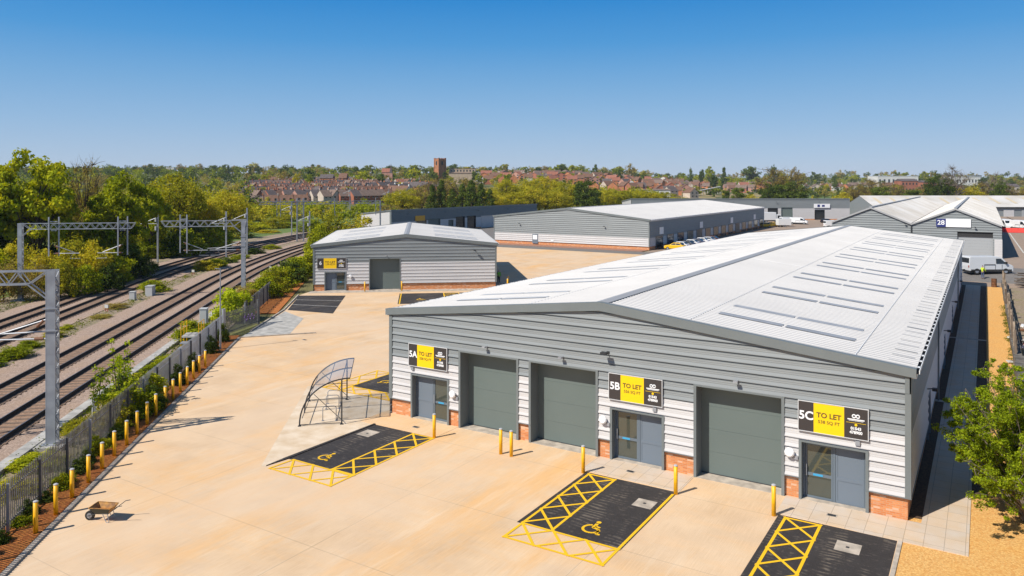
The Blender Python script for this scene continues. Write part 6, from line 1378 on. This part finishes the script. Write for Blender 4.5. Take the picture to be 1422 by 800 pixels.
wood('skyline_wood', 'leaf_dark', 110, (-60,345), (600,1200), 9, 15, 33, .9); wood('skyline_wood', 'leaf_sycamore', 100, (-60,345), (500,1150), 9, 14, 34, .9)
wood('distant_woodland', 'leaf_dark', 260, (-40,1440), sky_d, 8, 14, 1, .9); wood('distant_woodland', 'leaf_sycamore', 280, (-40,1440), sky_d, 7, 13, 2, .9); wood('distant_woodland', 'leaf_brown', 220, (-40,1440), sky_d, 7, 13, 3, .8)
wood('town_greenery', 'leaf_dark', 90, (335,1150), lambda px: (430,900) if px < 600 else (620,960), 4, 8, 4, .6); wood('town_greenery', 'leaf_yellow', 120, (335,1150), lambda px: (430,900) if px < 600 else (620,960), 3, 7, 5, .6)
wood('hillside_wood', 'leaf_dark', 60, (340,620), (610,940), 7, 12, 6, .7); wood('hillside_wood', 'leaf_brown', 90, (340,620), (600,940), 6, 11, 7, .7); wood('hillside_wood', 'leaf_sycamore', 50, (340,620), (640,940), 6, 11, 8, .7)
wood('left_wood', 'leaf_yellow', 150, (-80,345), (180,420), 9, 14, 9, .6); wood('left_wood', 'leaf_brown', 80, (-80,345), (300,700), 9, 13, 10, .6); wood('left_wood', 'leaf_dark', 90, (-80,345), (300,900), 9, 13, 11, .7)
wood('tree_belt', 'leaf_yellow', 170, (560,900), (335,430), 7, 12.5, 12, .5, 20); wood('tree_belt', 'leaf_brown', 40, (560,900), (345,450), 7, 11, 13, .5)
wood('scrub', 'leaf_yellow', 50, (900,1110), (335,370), 2, 3.5, 14, .5); wood('scrub', 'leaf_brown', 30, (900,1110), (340,400), 2, 3.5, 15, .5)
wood('right_wood', 'leaf_brown', 120, (1175,1450), (365,520), 6, 10, 16, .5); wood('right_wood', 'leaf_sycamore', 70, (1175,1450), (365,560), 5, 9, 17, .5); wood('right_wood', 'leaf_dark', 50, (1120,1450), (600,950), 7, 11, 18, .7); wood('right_wood', 'leaf_yellow', 60, (1130,1450), (560,950), 6, 10, 19, .6)
wood('field_hedge', 'leaf_dark', 40, (900,1190), (800,830), 3, 5, 20, .5); wood('field_hedge', 'leaf_sycamore', 30, (880,1190), (770,800), 2, 4, 21, .5)
wood('slope_bushes', 'leaf_yellow', 90, (330,475), (270,380), 3, 6, 22, .4, 20); wood('slope_bushes', 'leaf_sycamore', 60, (330,560), (250,380), 3.5, 7, 23, .4, 20)

# ================================================================== HAZE
hm = bpy.data.materials.new('haze_air'); hm.use_nodes = True; hn_ = hm.node_tree; hn_.nodes.clear(); ho = hn_.nodes.new('ShaderNodeOutputMaterial'); hv = hn_.nodes.new('ShaderNodeVolumePrincipled'); hv.inputs['Density'].default_value = .00008; hv.inputs['Color'].default_value = (.80,.88,1,1); hn_.links.new(hv.outputs[0], ho.inputs[1]); M['haze'] = hm
mb = MB(); mb.box(-4400,4400,-4400,4400,-8,75); tag(mb.build('haze', 'haze'), kind='stuff')
# ================================================================== LIGHT
SUN_EL, SX, SY = 46, -.416, -.909
sun = bpy.data.lights.new('sun', 'SUN'); sun.energy = 5.0; sun.angle = R(.53); sun.color = (1, .945, .86); so = bpy.data.objects.new('sun', sun); C.objects.link(so)
dv = Vector((SX*math.cos(R(SUN_EL)), SY*math.cos(R(SUN_EL)), math.sin(R(SUN_EL)))); so.rotation_euler = dv.to_track_quat('Z', 'Y').to_euler(); so.location = (0, 0, 60)
w = bpy.data.worlds.new('World'); scene.world = w; w.use_nodes = True; nt = w.node_tree; bg = nt.nodes['Background']
sk = nt.nodes.new('ShaderNodeTexSky'); sk.sky_type = 'NISHITA'; sk.sun_disc = False; sk.sun_elevation = R(SUN_EL); sk.sun_rotation = math.atan2(SX, SY) % (2*math.pi)
sk.air_density = 1.0; sk.dust_density = 0.0; sk.ozone_density = 3.0; sk.altitude = 100
hs = nt.nodes.new('ShaderNodeHueSaturation'); hs.inputs['Saturation'].default_value = 1.42; hs.inputs['Value'].default_value = 1.3
nt.links.new(sk.outputs[0], hs.inputs['Color']); bg.inputs[1].default_value = .09
hs.inputs['Saturation'].default_value = 1.1; hs.inputs['Value'].default_value = .95
tcw = nt.nodes.new('ShaderNodeTexCoord'); sep = nt.nodes.new('ShaderNodeSeparateXYZ'); nt.links.new(tcw.outputs['Generated'], sep.inputs[0])
# clear spring sky: pale at the horizon, deep blue above (elevation dependent colour of the air)
cr = nt.nodes.new('ShaderNodeValToRGB'); e = cr.color_ramp.elements; K = 10.0
SKYC = [(0.0, (.52,.62,.78)), (.03, (.42,.57,.77)), (.075, (.30,.50,.76)), (.125, (.19,.425,.735)), (.18, (.075,.33,.71)), (.235, (.022,.255,.665)), (.5, (.012,.13,.42))]
while len(e) < len(SKYC): e.new(.5)
for el, (p_, c_) in zip(e, SKYC): el.position = p_; el.color = (*c_, 1)
nt.links.new(sep.outputs[2], cr.inputs[0]); vm = nt.nodes.new('ShaderNodeVectorMath'); vm.operation = 'SCALE'; vm.inputs['Scale'].default_value = K; nt.links.new(cr.outputs[0], vm.inputs[0])
mr = nt.nodes.new('ShaderNodeMapRange'); mr.inputs[1].default_value = .28; mr.inputs[2].default_value = .55; mr.inputs[3].default_value = .92; mr.inputs[4].default_value = 0; nt.links.new(sep.outputs[2], mr.inputs[0])
mxs = nt.nodes.new('ShaderNodeMix'); mxs.data_type = 'RGBA'; nt.links.new(mr.outputs[0], mxs.inputs[0]); nt.links.new(hs.outputs[0], mxs.inputs[6]); nt.links.new(vm.outputs[0], mxs.inputs[7]); nt.links.new(mxs.outputs[2], bg.inputs[0])
scene.view_settings.view_transform = 'Standard'; scene.view_settings.look = 'None'; scene.view_settings.exposure = .12; scene.view_settings.gamma = 1; scene.view_settings.use_curve_mapping = False
scene.cycles.use_denoising = True; scene.cycles.max_bounces = 6; scene.cycles.diffuse_bounces = 3; scene.cycles.glossy_bounces = 3; scene.cycles.transmission_bounces = 4; scene.cycles.transparent_max_bounces = 8
